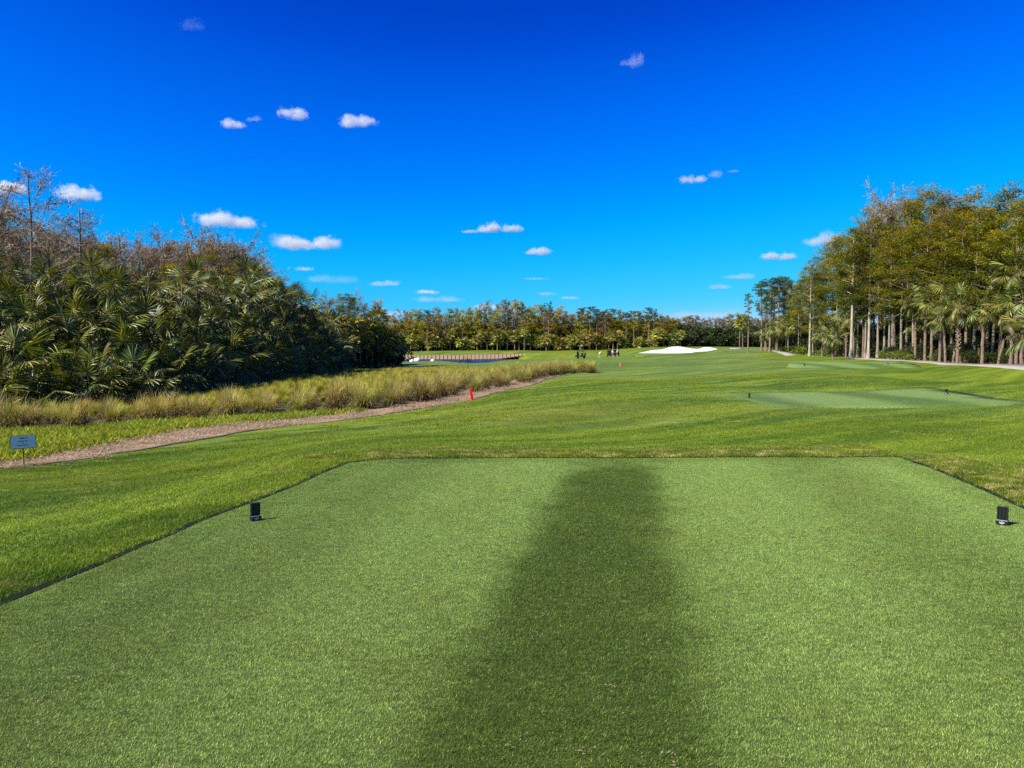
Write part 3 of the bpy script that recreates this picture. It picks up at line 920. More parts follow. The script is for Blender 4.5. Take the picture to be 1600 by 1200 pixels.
p = p[poly_sd(p[:, 0], p[:, 1], dirt_poly) > 0.75]; p = p[poly_sd(p[:, 0], p[:, 1], marsh_poly) > 0.8]; p = p[poly_sd(p[:, 0], p[:, 1], fore_poly) > 0.8]
z = hz(p[:, 0], p[:, 1])
dzx = (hz(p[:, 0] + 0.3, p[:, 1]) - z) / 0.3; dzy = (hz(p[:, 0], p[:, 1] + 0.3) - z) / 0.3
scatter('distant_rough_grass', np.c_[p, z - 0.012], np.c_[np.arctan(dzy), -np.arctan(dzx), r.normal(0, 0.4, len(p))], r.uniform(0.8, 1.1, len(p)), r.integers(0, 4, len(p)), rm2,
        'mown rough grass further out on the slope')
# coarse collar with straw clumps: along the left, far and right borders of the tee
em = [blade_patch('collar_%d' % i, 0.13, 340, 0.036, 0.0055, (0.1, 0.05), M['edge_blade'], 110 + i, 0.9, 0.5, 0.5) for i in range(5)]
lm = [blade_patch('border_%d' % i, 0.13, 340, 0.030, 0.005, (0.3, 0.2), M['short_rough_blade'], 115 + i, 0.8, 0.5, 0.3) for i in range(4)]
q = np.concatenate([edge_points(tee_poly, k_, 0.10, r) for k_ in (0.135, 0.19, 0.25, 0.32, 0.40, 0.48, 0.56, 0.64)])
left = (q[:, 0] < TEE_L(q[:, 1]) + 0.4) & (q[:, 1] < 11.1)
far_q = np.concatenate([edge_points(tee_poly, k_, 0.15, r) for k_ in (0.6, 0.68, 0.76, 0.84, 0.92, 1.05)])
far_q = far_q[(far_q[:, 1] > 11.2) | (far_q[:, 0] > 4.6)]
rq = np.concatenate([edge_points(tee_poly, k_, 0.17, r) for k_ in np.arange(1.15, 2.4, 0.14)])
rq = rq[(rq[:, 0] > 5.0) & (rq[:, 1] < 12.5) & (r.random(len(rq)) < 0.6)]
lq = q[left]; lq = lq[in_view(lq, 0.8, 2)]
z = hz(lq[:, 0], lq[:, 1])
scatter('border_grass', np.c_[lq, z], np.c_[np.zeros((len(lq), 2)), r.uniform(0, 6.28, len(lq))], r.uniform(0.8, 1.25, len(lq)), r.integers(0, 4, len(lq)), lm,
        'grass blades leaning over the left border of the tee')
q = np.r_[q[~left], far_q, rq]; q = q[in_view(q, 0.8, 2)]
z = hz(q[:, 0], q[:, 1])
scatter('collar_grass', np.c_[q, z], np.c_[np.zeros((len(q), 2)), r.uniform(0, 6.28, len(q))], r.uniform(0.7, 1.4, len(q)), r.integers(0, 5, len(q)), em,
        'coarse grass with straw tufts at the far and right borders of the tee')
# clippings and bits of straw lying on the tee
cm = []
for i in range(3):
    rr = np.random.default_rng(130 + i); mbc = MB(); k = 5
    c = np.c_[rr.normal(0, 0.02, (k, 2)), rr.uniform(0.008, 0.016, k)]; a = rr.uniform(0, 6.28, k)
    mbc.cards(c, np.c_[np.cos(a), np.sin(a), rr.normal(0, .15, k)], np.tile([0, 0, 1.0], (k, 1)), rr.uniform(0.008, 0.022, k), 0.004, rr.random(k) * 0.5 + 0.5)
    cm.append(mbc.mesh('clip%d' % i, M['straw']))
p = np.c_[r.uniform(-7, 8, 900), r.uniform(2.2, 11, 900)]
p = p[in_view(p, .3) & (poly_sd(p[:, 0], p[:, 1], tee_poly) < -0.05)]
scatter('grass_clippings', np.c_[p, np.full(len(p), 0.008)], np.c_[np.zeros((len(p), 2)), r.uniform(0, 6.28, len(p))], r.uniform(0.5, 1.3, len(p)), r.integers(0, 3, len(p)), cm,
        'pale clippings and straw bits lying on the tee')

# straw bits on the mulch strip
sm_ = []
for i in range(3):
    rr = np.random.default_rng(140 + i); mbc = MB(); k = 320
    c = np.c_[rr.uniform(-0.55, 0.55, (k, 2)), rr.uniform(0.0, 0.05, k)]; a = rr.uniform(0, 6.28, k)
    mbc.cards(c, np.c_[np.cos(a), np.sin(a), rr.normal(0.1, .35, k)], np.tile([0, 0, 1.0], (k, 1)), rr.uniform(0.05, 0.16, k), 0.016, rr.random(k))
    sm_.append(mbc.mesh('strw%d' % i, M['straw']))
p = grid_pts(-30, 10, 12, 60, 0.8, 0.3, r)
p = p[poly_sd(p[:, 0], p[:, 1], dirt_poly) < -0.15]
z = hz(p[:, 0], p[:, 1]) + 0.02
scatter('straw_mulch', np.c_[p, z], np.c_[np.zeros((len(p), 2)), r.uniform(0, 6.28, len(p))], np.ones(len(p)), r.integers(0, 3, len(p)), sm_, 'loose dry straw on the mulch strip')

# leafy weeds between mulch and cordgrass
wm = []
for i in range(4):
    rr = np.random.default_rng(150 + i); mbc = MB(); k = 300
    c = np.c_[rr.normal(0, 0.22, (k, 2)), rr.uniform(0.0, 0.08, k)]; a = rr.uniform(0, 6.28, k)
    mbc.cards(c, np.c_[np.cos(a) * .6, np.sin(a) * .6, rr.uniform(.3, 1.2, k)], np.c_[np.cos(a + .8), np.sin(a + .8), np.full(k, .6)], rr.uniform(0.06, 0.18, k), rr.uniform(.012, .03, k), rr.random(k))
    wm.append(mbc.mesh('weed%d' % i, M['weed']))
tuss_line = [(-260, 690, 20.5), (0, 672, 22.2), (150, 660, 23.8), (300, 652, 25.8), (420, 648, 27.1), (520, 641, 28.6), (620, 634, 30.2), (700, 618, 35), (770, 607, 40), (850, 592, 50), (945, 580, 61)]
weed_poly = np.r_[px_line(dirt_out[::-1][:7]), px_line(tuss_line[:6][::-1])]
p = grid_pts(-35, 10, 12, 40, 0.36, 0.15, r)
p = p[(poly_sd(p[:, 0], p[:, 1], weed_poly) < 0.35)]
z = hz(p[:, 0], p[:, 1])
scatter('weeds', np.c_[p, z], np.c_[np.zeros((len(p), 2)), r.uniform(0, 6.28, len(p))], r.uniform(0.6, 1.4, len(p)), r.integers(0, 4, len(p)), wm, 'low yellow green weeds beside the mulch strip')
print('ground done')


# ------------------------------------------------------------------ cordgrass
def tussock_mesh(name, seed, k=420, L=1.0, spread=0.62, w=0.014, material='cord', dead=0.36):
    rr = np.random.default_rng(seed); mb = MB()
    az = rr.uniform(0, 6.283, k); out_ = np.abs(rr.normal(0, spread, k)); out_ = np.minimum(out_, 1.35)
    LL = L * rr.uniform(0.6, 1.1, k)
    base = np.c_[rr.normal(0, 0.10, (k, 2)), np.zeros(k)]
    isd = rr.random(k) < dead
    out_[isd] = rr.uniform(0.7, 1.5, isd.sum()); LL[isd] *= 0.62
    hdir = np.c_[np.cos(az), np.sin(az), np.zeros(k)]
    sdv = np.c_[-np.sin(az), np.cos(az), np.zeros(k)]
    pts = [base]; cur = base.copy(); ang = out_ * 0.35
    segs = 4
    for s_ in range(segs):
        cur = cur + (hdir * np.sin(ang)[:, None] + np.array([0, 0, 1.0]) * np.cos(ang)[:, None]) * (LL / segs)[:, None]
        pts.append(cur.copy()); ang = ang + out_ * 0.42 + 0.08
    ws = [w, w * 0.95, w * 0.8, w * 0.5, w * 0.08]
    tn0 = rr.uniform(-0.15, 0.15, k)
    V = []; T = []
    tb = [0.12, 0.38, 0.62, 0.82, 0.98]
    for q, w_, tt in zip(pts, ws, tb):
        V.append(q - sdv * w_ / 2); V.append(q + sdv * w_ / 2)
        tv = np.where(isd, 0.15 + tn0, tt + tn0); T += [tv, tv]
    V = np.stack(V, 1); T = np.clip(np.stack(T, 1), 0, 1)
    f = []
    o = (np.arange(k) * 10)[:, None]
    for s_ in range(segs):
        a = 2 * s_
        f.append(np.concatenate([o + a, o + a + 1, o + a + 3, o + a + 2], 1))
    mb.add(V.reshape(-1, 3), np.concatenate(f), T.ravel())
    return mb.mesh(name, M[material])
tm = [tussock_mesh('cordgrass_tussock', 200 + i, k=[420, 520, 360, 460, 480][i], spread=[.72, .85, .6, .78, .95][i], L=1.08) for i in range(5)]
r = np.random.default_rng(31)
cl = []
line = px_line(tuss_line)
seg = np.linalg.norm(np.diff(line, axis=0), axis=1); cum = np.r_[0, np.cumsum(seg)]
tussL = []
for row in range(3):
    s_ = r.uniform(0, 0.6)
    while s_ < cum[-1]:
        a = np.array([np.interp(s_, cum, line[:, 0]), np.interp(s_, cum, line[:, 1])])
        tn_ = np.array([np.interp(s_ + .5, cum, line[:, 0]), np.interp(s_ + .5, cum, line[:, 1])]) - a
        tn_ /= np.linalg.norm(tn_) + 1e-9; nn = np.array([-tn_[1], tn_[0]])
        q = a + nn * (row * 1.3 + 0.4 + r.normal(0, 0.30))
        tussL.append((q[0], q[1], row)); s_ += 1.0 + r.uniform(0, 0.5) + row * 0.25
tussL = [t_ for t_ in tussL if t_[0] > -t_[1] * 0.72 - 1]
tussL.sort(key=lambda t_: t_[1] + t_[2] * 4)
tussL = tussL[:292]
front_t = []
for x, y, row in tussL:
    o = link('cordgrass_tussock', tm[int(r.integers(0, 5))], None, (x, y, gz(x, y) - 0.02), (r.normal(0, .06), r.normal(0, .06), r.uniform(0, 6.28)), float(r.uniform(0.85, 1.3)) * (1.0 if row == 0 else 0.95))
    tag(o, 'arching straw and green cordgrass tussock in the dense bed along the mulch strip', 'grass tussock', 'cordgrass tussocks along the marsh')
    if row == 0: front_t.append(o)
# the rest of the bed reads as one mass
mm = [tussock_mesh('marsh%d' % i, 220 + i, k=170, L=0.95, spread=0.35, w=0.03, material='marsh_leaf', dead=0.08) for i in range(4)]
inner = np.r_[px_line(tuss_line)[:, :], px_line([(950, 572, 80), (880, 570, 100), (812, 571, 100), (770, 572, 100), (735, 573, 96), (600, 573, 100), (480, 573, 110), (430, 592, 68), (330, 610, 48), (150, 640, 34), (-260, 655, 30)])]
p = grid_pts(-45, 12, 20, 135, 0.72, 0.3, r)
sd = poly_sd(p[:, 0], p[:, 1], inner); p = p[sd < np.where(p[:, 1] < 45, -3.0, -1.3)]
keep = np.ones(len(p), bool)
tx = np.array([(a, b) for a, b, c in tussL])
for s_ in range(0, len(p), 2000):
    dd = ((p[s_:s_ + 2000, None] - tx[None]) ** 2).sum(-1).min(1); keep[s_:s_ + 2000] = dd > 0.80
p = p[keep]
z = hz(p[:, 0], p[:, 1])
low = 0.66 - 0.22 * smooth(55, 100, p[:, 1])
scatter('marsh_grass', np.c_[p, z - 0.02], np.c_[r.normal(0, .08, (len(p), 2)), r.uniform(0, 6.28, len(p))], r.uniform(0.7, 1.15, len(p)) * low, r.integers(0, 4, len(p)), mm,
        'dense yellow green marsh grass filling the bed behind the tussocks')
# dark leafy weed standing in the marsh grass
mb = MB(); rr = np.random.default_rng(5); k = 60
stm = MB(); stm.tube([(0, 0, 0), (0.05, 0, .8), (-.05, 0, 1.5)], [.03, .02, .01], 5, 0.1)
c = np.c_[rr.normal(0, .35, k), rr.normal(0, .3, k), rr.uniform(.9, 1.6, k)]; c[:18, 0] = rr.uniform(-1.2, 0, 18); c[:18, 2] = 1.05 + rr.normal(0, .06, 18)
mb.cards(c, rr.normal(0, 1, (k, 3)), rr.normal(0, 1, (k, 3)), .25, .12, rr.random(k) * .3)
a = P(731, 575, 88)
mwd = thing('marsh_weed', 'small dark leafy weed poking out of the pale marsh grass', 'plant', (a[0], a[1], gz(a[0], a[1])))
link('stem', stm.mesh('stem', M['bush_leaf']), mwd); link('leaves', mb.mesh('leaves', M['bush_leaf']), mwd)


# ------------------------------------------------------------------ tree parts
def frond_mesh(name, seed, droop, R_=0.85, nleaf=32, pet=0.95, w=1.0, material='palm_leaf', curl=0.0):
    """costapalmate fan leaf; base at the origin, reaching along +X"""
    rr = np.random.default_rng(seed); mb = MB()
    pts = [np.array([0.0, 0, 0])]; ang = 0.15
    for i in range(5):
        pts.append(pts[-1] + np.array([math.cos(ang), 0, math.sin(ang)]) * pet / 5); ang -= droop * 0.12
    mb.tube(pts, np.linspace(0.025, 0.014, 6), 4, 0.7, 1)
    hub = pts[-1]
    for i in range(nleaf):
        th = (i / (nleaf - 1) * 2 - 1) * R(118)
        Rl = R_ * (1.0 - 0.30 * (abs(th) / R(118)) ** 2) * rr.uniform(0.92, 1.06)
        f = np.array([math.cos(ang), 0, math.sin(ang)]); up = np.array([-math.sin(ang), 0, math.cos(ang)]); s_ = np.array([0, 1.0, 0])
        fold = -0.35 * abs(math.sin(th)) + curl
        d0 = f * math.cos(th) + s_ * math.sin(th) + up * fold; d0 /= np.linalg.norm(d0)
        q = hub + f * 0.22 * max(0, math.cos(th)); nrm = up
        sgm = 5; sag = droop * 0.9 + rr.normal(0, 0.12); cur = q.copy(); d = d0.copy()
        V = []; T = []
        dth = 2 * R(118) / nleaf
        side = np.cross(d0, up); side /= np.linalg.norm(side) + 1e-9
        tn = float(np.clip(rr.normal(0.52, 0.24), 0, 1))
        for k_ in range(sgm + 1):
            s2 = k_ / sgm
            ww = [0.006, 0.5 * Rl * 0.2 * dth * 1.0, 0.5 * Rl * .42 * dth, 0.020, 0.014, 0.001][k_] * w
            lift = up * (0.012 if (i % 2) else -0.012) * min(1, s2 * 2)
            V += [cur - side * ww + lift, cur + side * ww - lift]; T += [tn, tn]
            d = d + np.array([0, 0, -1.0]) * sag * (0.08 + 0.30 * s2); d /= np.linalg.norm(d)
            cur = cur + d * Rl / sgm
        mb.add(V, [[2 * k_, 2 * k_ + 1, 2 * k_ + 3, 2 * k_ + 2] for k_ in range(sgm)], T)
    return mb.mesh(name, [M[material], M['palm_stalk']])
FR = [frond_mesh('frond', 300 + i, [0.2, 0.45, 0.7, 1.0, 1.3, 0.6][i], R_=[.8, .9, .95, .9, .85, .75][i], w=1.0) for i in range(6)]
FRD = [frond_mesh('dead_frond', 320 + i, 1.6, R_=0.7, nleaf=18, material='palm_dead', w=0.8) for i in range(2)]
rp = np.random.default_rng(77)


def palm_trunk(H, boots, seed, lean=0.0, rad=0.145):
    rr = np.random.default_rng(seed); mb = MB()
    k = 9; zt = np.linspace(0, H, k)
    pts = np.c_[lean * (zt / H) ** 2 * H + rr.normal(0, .02, k), rr.normal(0, .02, k), zt]
    mb.tube(pts, rad * (1 + 0.25 * np.exp(-zt * 3)), 9, 0.5)
    if boots:
        z0 = H * (1 - boots)
        nb = int((H - z0) * 16)
        for i in range(nb):
            zz = z0 + (H - z0) * i / nb; a = i * 2.4
            cx = np.interp(zz, zt, pts[:, 0]); cy = np.interp(zz, zt, pts[:, 1])
            c = (cx + math.cos(a) * (rad + 0.03), cy + math.sin(a) * (rad + 0.03), zz)
            mb.box(c, (0.10, 0.07, 0.24), (0, 0.5, a), 0.6)
    return smooth_mesh(mb.mesh('trunk', M['palm_bark'])), pts[-1]


def palm(loc, H, crown=1.0, nf=26, ndead=4, boots=0.35, lean=0.0, label='', group=None, seed=None, emin=-50, simple=None):
    seed = int(rp.integers(0, 1e6)) if seed is None else seed
    rr = np.random.default_rng(seed)
    root = thing('sabal_palm', label, 'palm', loc, rr.uniform(0, 6.28) if not lean else 0, group)
    key = (round(H * 2) / 2, boots, round(lean, 1))
    if key not in palm.cache: palm.cache[key] = palm_trunk(key[0] if key[0] > 0 else .3, boots, int(key[0] * 10), lean)
    tm_, top = palm.cache[key]
    link('trunk', tm_, root, scale=(1, 1, H / key[0] if key[0] > 0 else 1))
    top = np.array([top[0], top[1], H])
    for i in range(nf + ndead):
        dead = i >= nf
        f = i / max(1, nf - 1)
        el = (82 - (82 - emin) * f ** 0.8) if not dead else rr.uniform(-80, -60)
        az = i * 2.39996 + rr.normal(0, 0.15)
        me = FRD[int(rr.integers(0, 2))] if dead else FR[int(np.clip(round(f * 4.2 + rr.normal(0, .7)), 0, 5))]
        o = link('frond' if not dead else 'dead_frond', me, root, tuple(top + np.array([0.08 * math.cos(az), .08 * math.sin(az), rr.uniform(-.12, .1)])), (rr.normal(0, .25), -R(el), az),
                 crown * rr.uniform(0.88, 1.14))
        if dead: o['label'] = 'dry brown hanging frond'
    return root
palm.cache = {}


def far_palm_crown(seed, nf=22):
    rr = np.random.default_rng(seed); mb = MB()
    for i in range(nf):
        f = i / (nf - 1); el = R(75 - 120 * f); az = i * 2.4
        d = np.array([math.cos(el) * math.cos(az), math.cos(el) * math.sin(az), math.sin(el)])
        hub = d * 0.9; side = np.array([-math.sin(az), math.cos(az), 0]); up = np.cross(side, d) * -1
        k = 11
        th = np.linspace(-2.0, 2.0, k)
        dirs = np.cos(th)[:, None] * d + np.sin(th)[:, None] * side + np.array([0, 0, -0.5]) * rr.uniform(.5, 1.3)
        mb.cards(np.tile(hub, (k, 1)), dirs, np.tile(up, (k, 1)) + rr.normal(0, .3, (k, 3)), 0.95 * rr.uniform(.85, 1.1, k), 0.16, np.clip(rr.normal(.68, .2, k), 0, 1))
        mb.cards((hub * 0.02)[None], d[None], up[None], 1.0, 0.05, 0.9)
    return mb.mesh('crown', M['palm_leaf'])
FPC = [far_palm_crown(400 + i) for i in range(4)]
_ft = MB(); _ft.tube([(0, 0, 0), (0.02, 0.02, .5), (0, 0, 1.0)], [0.2, 0.17, 0.16], 6, 0.5); FPT = _ft.mesh('trunk', M['palm_bark'])


def far_palm(loc, H, crown, label, group):
    root = thing('sabal_palm', label, 'palm', loc, rp.uniform(0, 6.28), group)
    link('trunk', FPT, root, scale=(1, 1, H))
    link('crown', FPC[int(rp.integers(0, 4))], root, (0, 0, H), (rp.normal(0, .1), rp.normal(0, .1), 0), crown * rp.uniform(.85, 1.15))
    return root


def grow(mb, p0, d, L, r0, rr, segs=4, up=0.15, wob=0.15, n=4, tint=0.5, mt=0):
    pts = [np.array(p0, float)]; d = np.array(d, float)
    for i in range(segs):
        d = d + rr.normal(0, wob, 3) + np.array([0, 0, up]); d /= np.linalg.norm(d)
        pts.append(pts[-1] + d * L / segs)
    mb.tube(pts, np.linspace(r0, r0 * 0.25, segs + 1), n, tint, mt)
    return np.array(pts)


def trunk_pts(H, rr, wob=0.012, k=12):
    z = np.linspace(0, H, k)
    w = np.cumsum(rr.normal(0, wob * H / k, (k, 2)), 0); w[0] = 0
    return np.c_[w, z]


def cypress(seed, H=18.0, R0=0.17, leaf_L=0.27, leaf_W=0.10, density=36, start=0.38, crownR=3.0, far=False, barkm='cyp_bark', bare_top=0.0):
    """leafy bald cypress: pale straight trunk, open feathery crown"""
    rr = np.random.default_rng(seed); tb = MB(); cb = MB()
    tp = trunk_pts(H * 0.97, rr)
    zz = tp[:, 2]
    rad = R0 * (1 - zz / H * 0.88) * (1 + 0.55 * np.exp(-zz / 0.6))
    tb.tube(tp, rad, 8 if not far else 5, 0.5)
    nb = 54 if not far else 32
    for i in range(nb):
        f = start + (1 - start) * ((i + rr.random()) / nb)
        z0 = f * H * 0.96; q = np.array([np.interp(z0, zz, tp[:, 0]), np.interp(z0, zz, tp[:, 1]), z0])
        s = (f - start) / (1 - start)
        prof = (0.55 + 0.6 * math.sin(math.pi * min(1, s * 0.85 + 0.12))) * (1.0 - 0.55 * s ** 3)
        L = crownR * prof * rr.uniform(0.55, 1.15)
        az = i * 2.4 + rr.normal(0, .4); el = rr.uniform(-0.05, 0.45) + 0.5 * s ** 2
        d = np.array([math.cos(az) * math.cos(el), math.sin(az) * math.cos(el), math.sin(el)])
        bp_ = grow(tb, q, d, L, max(0.02, R0 * 0.26 * (1 - s * .6)), rr, 4, 0.03, 0.13, 4 if not far else 3)
        if rr.random() < 0.16: continue
        ns = max(3, int(L * 2.4)) if not far else max(3, int(L * 1.9))
        bclump = rr.normal(0, .14)
        for j in range(ns):
            tt = rr.uniform(0.35, 1.0) ** 0.7; kk = tt * 4; ii = min(3, int(kk))
            c = bp_[ii] + (bp_[ii + 1] - bp_[ii]) * (kk - ii) + rr.normal(0, .18, 3) * (1 if not far else 1.8)
            if rr.random() < bare_top * s: continue
            k = density
            pos = c + rr.normal(0, 1, (k, 3)) * (np.array([.34, .34, .13]) if not far else np.array([.42, .42, .22]))
            az2 = rr.uniform(0, 6.28, k)
            dd = np.c_[np.cos(az2), np.sin(az2), rr.normal(-0.15, .45, k)]
            clump = rr.normal(0.0, 0.12) + bclump
            cb.cards(pos, dd, np.c_[rr.normal(0, .5, (k, 2)), np.ones(k)], leaf_L * rr.uniform(.6, 1.25, k), leaf_W * rr.uniform(.7, 1.3, k),
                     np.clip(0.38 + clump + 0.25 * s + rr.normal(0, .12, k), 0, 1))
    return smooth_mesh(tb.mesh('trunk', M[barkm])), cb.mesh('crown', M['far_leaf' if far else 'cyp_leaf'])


def bare_cypress(seed, H=13.0, R0=0.22, start=0.3, crownR=2.6, nb=34, twigs=9, leafy=3, far=False, flat=False, leafmat='bare_leaf'):
    rr = np.random.default_rng(seed); tb = MB(); cb = MB()
    tp = trunk_pts(H * 0.97, rr, 0.03); zz = tp[:, 2]
    tb.tube(tp, R0 * (1 - zz / H * 0.85) * (1 + 0.7 * np.exp(-zz / 0.6)), 7 if not far else 4, 0.5)
    for i in range(nb):
        f = start + (1 - start) * ((i + rr.random()) / nb); z0 = f * H * 0.95
        q = np.array([np.interp(z0, zz, tp[:, 0]), np.interp(z0, zz, tp[:, 1]), z0]); s = (f - start) / (1 - start)
        L = crownR * ((1.05 - 0.72 * s) if not flat else (0.6 + 0.5 * math.sin(2.6 * s))) * rr.uniform(0.5, 1.15)
        az = i * 2.4 + rr.normal(0, .5); el = rr.uniform(0.1, 0.7) + .4 * s
        d = np.array([math.cos(az) * math.cos(el), math.sin(az) * math.cos(el), math.sin(el)])
        bp_ = grow(tb, q, d, L, max(0.016, R0 * .26 * (1 - .6 * s)), rr, 5, 0.0, 0.2, 4 if not far else 3)
        for j in range(twigs):
            tt = rr.uniform(0.2, 1.0); kk = tt * 5; ii = min(4, int(kk))
            c = bp_[ii] + (bp_[ii + 1] - bp_[ii]) * (kk - ii)
            dd = (bp_[-1] - bp_[0]); dd = dd / np.linalg.norm(dd) + rr.normal(0, .6, 3)
            dd /= np.linalg.norm(dd)
            Lt = rr.uniform(0.35, 0.9) * (1.2 if far else 1)
            k = 4
            tq = grow(cb, c, dd, Lt, 0.014 if not far else 0.035, rr, 2, 0.05, .25, 3, rr.random(), 0)
            # fine twiglets and the last hanging rusty leaves
            k = 5; src = tq[rr.integers(1, 3, k)] + rr.normal(0, .04, (k, 3))
            cb.cards(src, dd + rr.normal(0, .8, (k, 3)), rr.normal(0, 1, (k, 3)), rr.uniform(.2, .5, k), 0.022 if not far else .06, rr.random(k), 0)
            if leafy:
                k = leafy; src = tq[rr.integers(0, 3, k)] + rr.normal(0, .12, (k, 3))
                cb.cards(src, rr.normal(0, .5, (k, 3)) + np.array([0, 0, -1.0]), rr.normal(0, 1, (k, 3)), rr.uniform(.12, .24, k) * (1.8 if far else 1), .07 if not far else .16, rr.random(k), 1)
    return smooth_mesh(tb.mesh('trunk', M['bare_bark'])), cb.mesh('crown', [M['bare_twig'], M[leafmat]])


def pine(seed, H=15.0, R0=0.20, start=0.5, crownR=2.4, far=False, clumps=40):
    rr = np.random.default_rng(seed); tb = MB(); cb = MB()
    tp = trunk_pts(H * 0.97, rr, .03); zz = tp[:, 2]
    tb.tube(tp, R0 * (1 - zz / H * .7), 7 if not far else 5, 0.5)
    for i in range(clumps):
        f = start + (1 - start) * ((i + rr.random()) / clumps) ** 0.75; z0 = f * H * .96; s = (f - start) / (1 - start)
        q = np.array([np.interp(z0, zz, tp[:, 0]), np.interp(z0, zz, tp[:, 1]), z0])
        L = crownR * (0.45 + 0.65 * math.sin(math.pi * min(1, .15 + s * .8))) * rr.uniform(.35, 1.1)
        az = i * 2.4 + rr.normal(0, .5); el = rr.uniform(0, .6)
        d = np.array([math.cos(az) * math.cos(el), math.sin(az) * math.cos(el), math.sin(el)])
        bp_ = grow(tb, q, d, L, R0 * .22, rr, 3, .12, .15, 3)
        for e_ in range(2):
            c = bp_[-1 - e_] + rr.normal(0, .15, 3)
            k = 60 if not far else 30
            v = rr.normal(0, 1, (k, 3)); v /= np.linalg.norm(v, axis=1)[:, None]; v[:, 2] = np.abs(v[:, 2]) * .8 - .15
            cb.cards(c + v * rr.uniform(.05, .35, (k, 1)), v, rr.normal(0, 1, (k, 3)), rr.uniform(.25, .42, k), .05 if not far else .12, np.clip(rr.normal(.5, .22, k), 0, 1))
    return smooth_mesh(tb.mesh('trunk', M['pine_bark'])), cb.mesh('crown', M['pine_leaf'])


def bush(seed, W=2.0, H=2.2, leaf=0.16, k=2600, material='bush_leaf'):
    rr = np.random.default_rng(seed); cb = MB(); tb = MB()
    nb = 16
    for i in range(5):
        a = rr.uniform(0, 6.28); grow(tb, (0, 0, 0), (math.cos(a) * .4, math.sin(a) * .4, 1), H * .8, .04, rr, 4, .05, .2, 4)
    for i in range(nb):
        a = rr.uniform(0, 6.28); rad = W * .62 * math.sqrt(rr.random()); zc = H * rr.uniform(.18, .85) * (1 - .35 * (rad / W) ** 2)
        c = np.array([math.cos(a) * rad, math.sin(a) * rad, zc]); s_ = rr.uniform(.28, .5) * W * .7
        kk = k // nb
        v = rr.normal(0, 1, (kk, 3)); v /= np.linalg.norm(v, axis=1)[:, None]
        pos = c + v * s_ * rr.uniform(.5, 1.05, (kk, 1)) * np.array([1, 1, .75]); pos[:, 2] = np.maximum(pos[:, 2], 0.02)
        cb.cards(pos, v + rr.normal(0, .6, (kk, 3)), rr.normal(0, 1, (kk, 3)), leaf * rr.uniform(.6, 1.3, kk), leaf * .5, np.clip(rr.normal(.45 + rr.normal(0, .12), .2, kk), 0, 1))
    return tb.mesh('trunk', M['bare_bark']), cb.mesh('crown', M[material])


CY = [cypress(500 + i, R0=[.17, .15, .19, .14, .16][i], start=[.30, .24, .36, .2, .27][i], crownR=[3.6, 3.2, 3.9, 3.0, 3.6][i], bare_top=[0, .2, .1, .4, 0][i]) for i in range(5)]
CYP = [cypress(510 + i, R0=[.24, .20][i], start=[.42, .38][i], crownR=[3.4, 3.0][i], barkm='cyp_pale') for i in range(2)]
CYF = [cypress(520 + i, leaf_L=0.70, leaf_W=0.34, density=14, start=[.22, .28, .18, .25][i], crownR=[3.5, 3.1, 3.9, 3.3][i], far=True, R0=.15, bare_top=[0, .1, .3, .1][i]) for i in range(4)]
BC = [bare_cypress(540 + i, start=[.28, .34, .2, .3][i], crownR=[2.8, 2.4, 3.0, 2.6][i], flat=[False, True, False, True][i], twigs=[12, 16, 17, 17][i], leafy=[1, 2, 2, 4][i], nb=[32, 40, 46, 46][i]) for i in range(4)]
BCS = bare_cypress(560, H=13.5, R0=.16, start=.30, crownR=5.2, nb=20, twigs=11, leafy=3)
BCF = [bare_cypress(570 + i, H=15, start=.2, crownR=3.2, nb=34, twigs=10, leafy=[5, 8][i], far=True, R0=.13, flat=bool(i)) for i in range(2)]
PI = [pine(580 + i, clumps=[38, 30, 22][i], crownR=[2.4, 2.0, 1.3][i], start=[.45, .6, .35][i]) for i in range(3)]
PIF = [pine(590 + i, far=True, clumps=26, start=[.5, .62][i], crownR=2.6) for i in range(2)]
BU = [bush(600 + i, W=[2.0, 1.7, 2.3][i], H=[2.4, 3.0, 2.0][i]) for i in range(3)]
BUF = [bush(610 + i, W=2.6, H=3.4, leaf=.45, k=1300) for i in range(3)]
LB = [bush(620 + i, W=.7, H=.8, leaf=.2, k=240, material='lime_leaf') for i in range(2)]
print('trees built')
rt = np.random.default_rng(99)


def undergrowth(name, rows, protos, label):
    pts, rots, sc, pk = [], [], [], []
    for px, d, h in rows:
        a = P(px, 544, d); pts.append((a[0], a[1], gz(a[0], a[1]) - .05)); rots.append((0, 0, rt.uniform(0, 6.28))); sc.append(h / 2.6); pk.append(int(rt.integers(0, len(protos))))
    scatter(name, pts, rots, sc, pk, [q[1] for q in protos], label)


def nth(n):
    ones = 'zeroth first second third fourth fifth sixth seventh eighth ninth tenth eleventh twelfth thirteenth fourteenth fifteenth sixteenth seventeenth eighteenth nineteenth'.split()
    if n < 20: return ones[n]
    t_ = {2: 'twent', 3: 'thirt', 4: 'fort', 5: 'fift', 6: 'sixt', 7: 'sevent'}[n // 10]
    return t_ + 'ieth' if n % 10 == 0 else t_ + 'y-' + ones[n % 10]


def number_off(objs, text):
    """a label of its own for each, counted from the left as the photograph shows them"""
    objs = [o for o in objs if -0.70 < o.location.x / o.location.y < 0.70] + [o for o in objs if not -0.70 < o.location.x / o.location.y < 0.70]
    vis = sorted([o for o in objs if abs(o.location.x / o.location.y) < 0.70], key=lambda o: o.location.x / o.location.y)
    for i, o in enumerate(vis): o['label'] = nth(i + 1) + ' ' + text


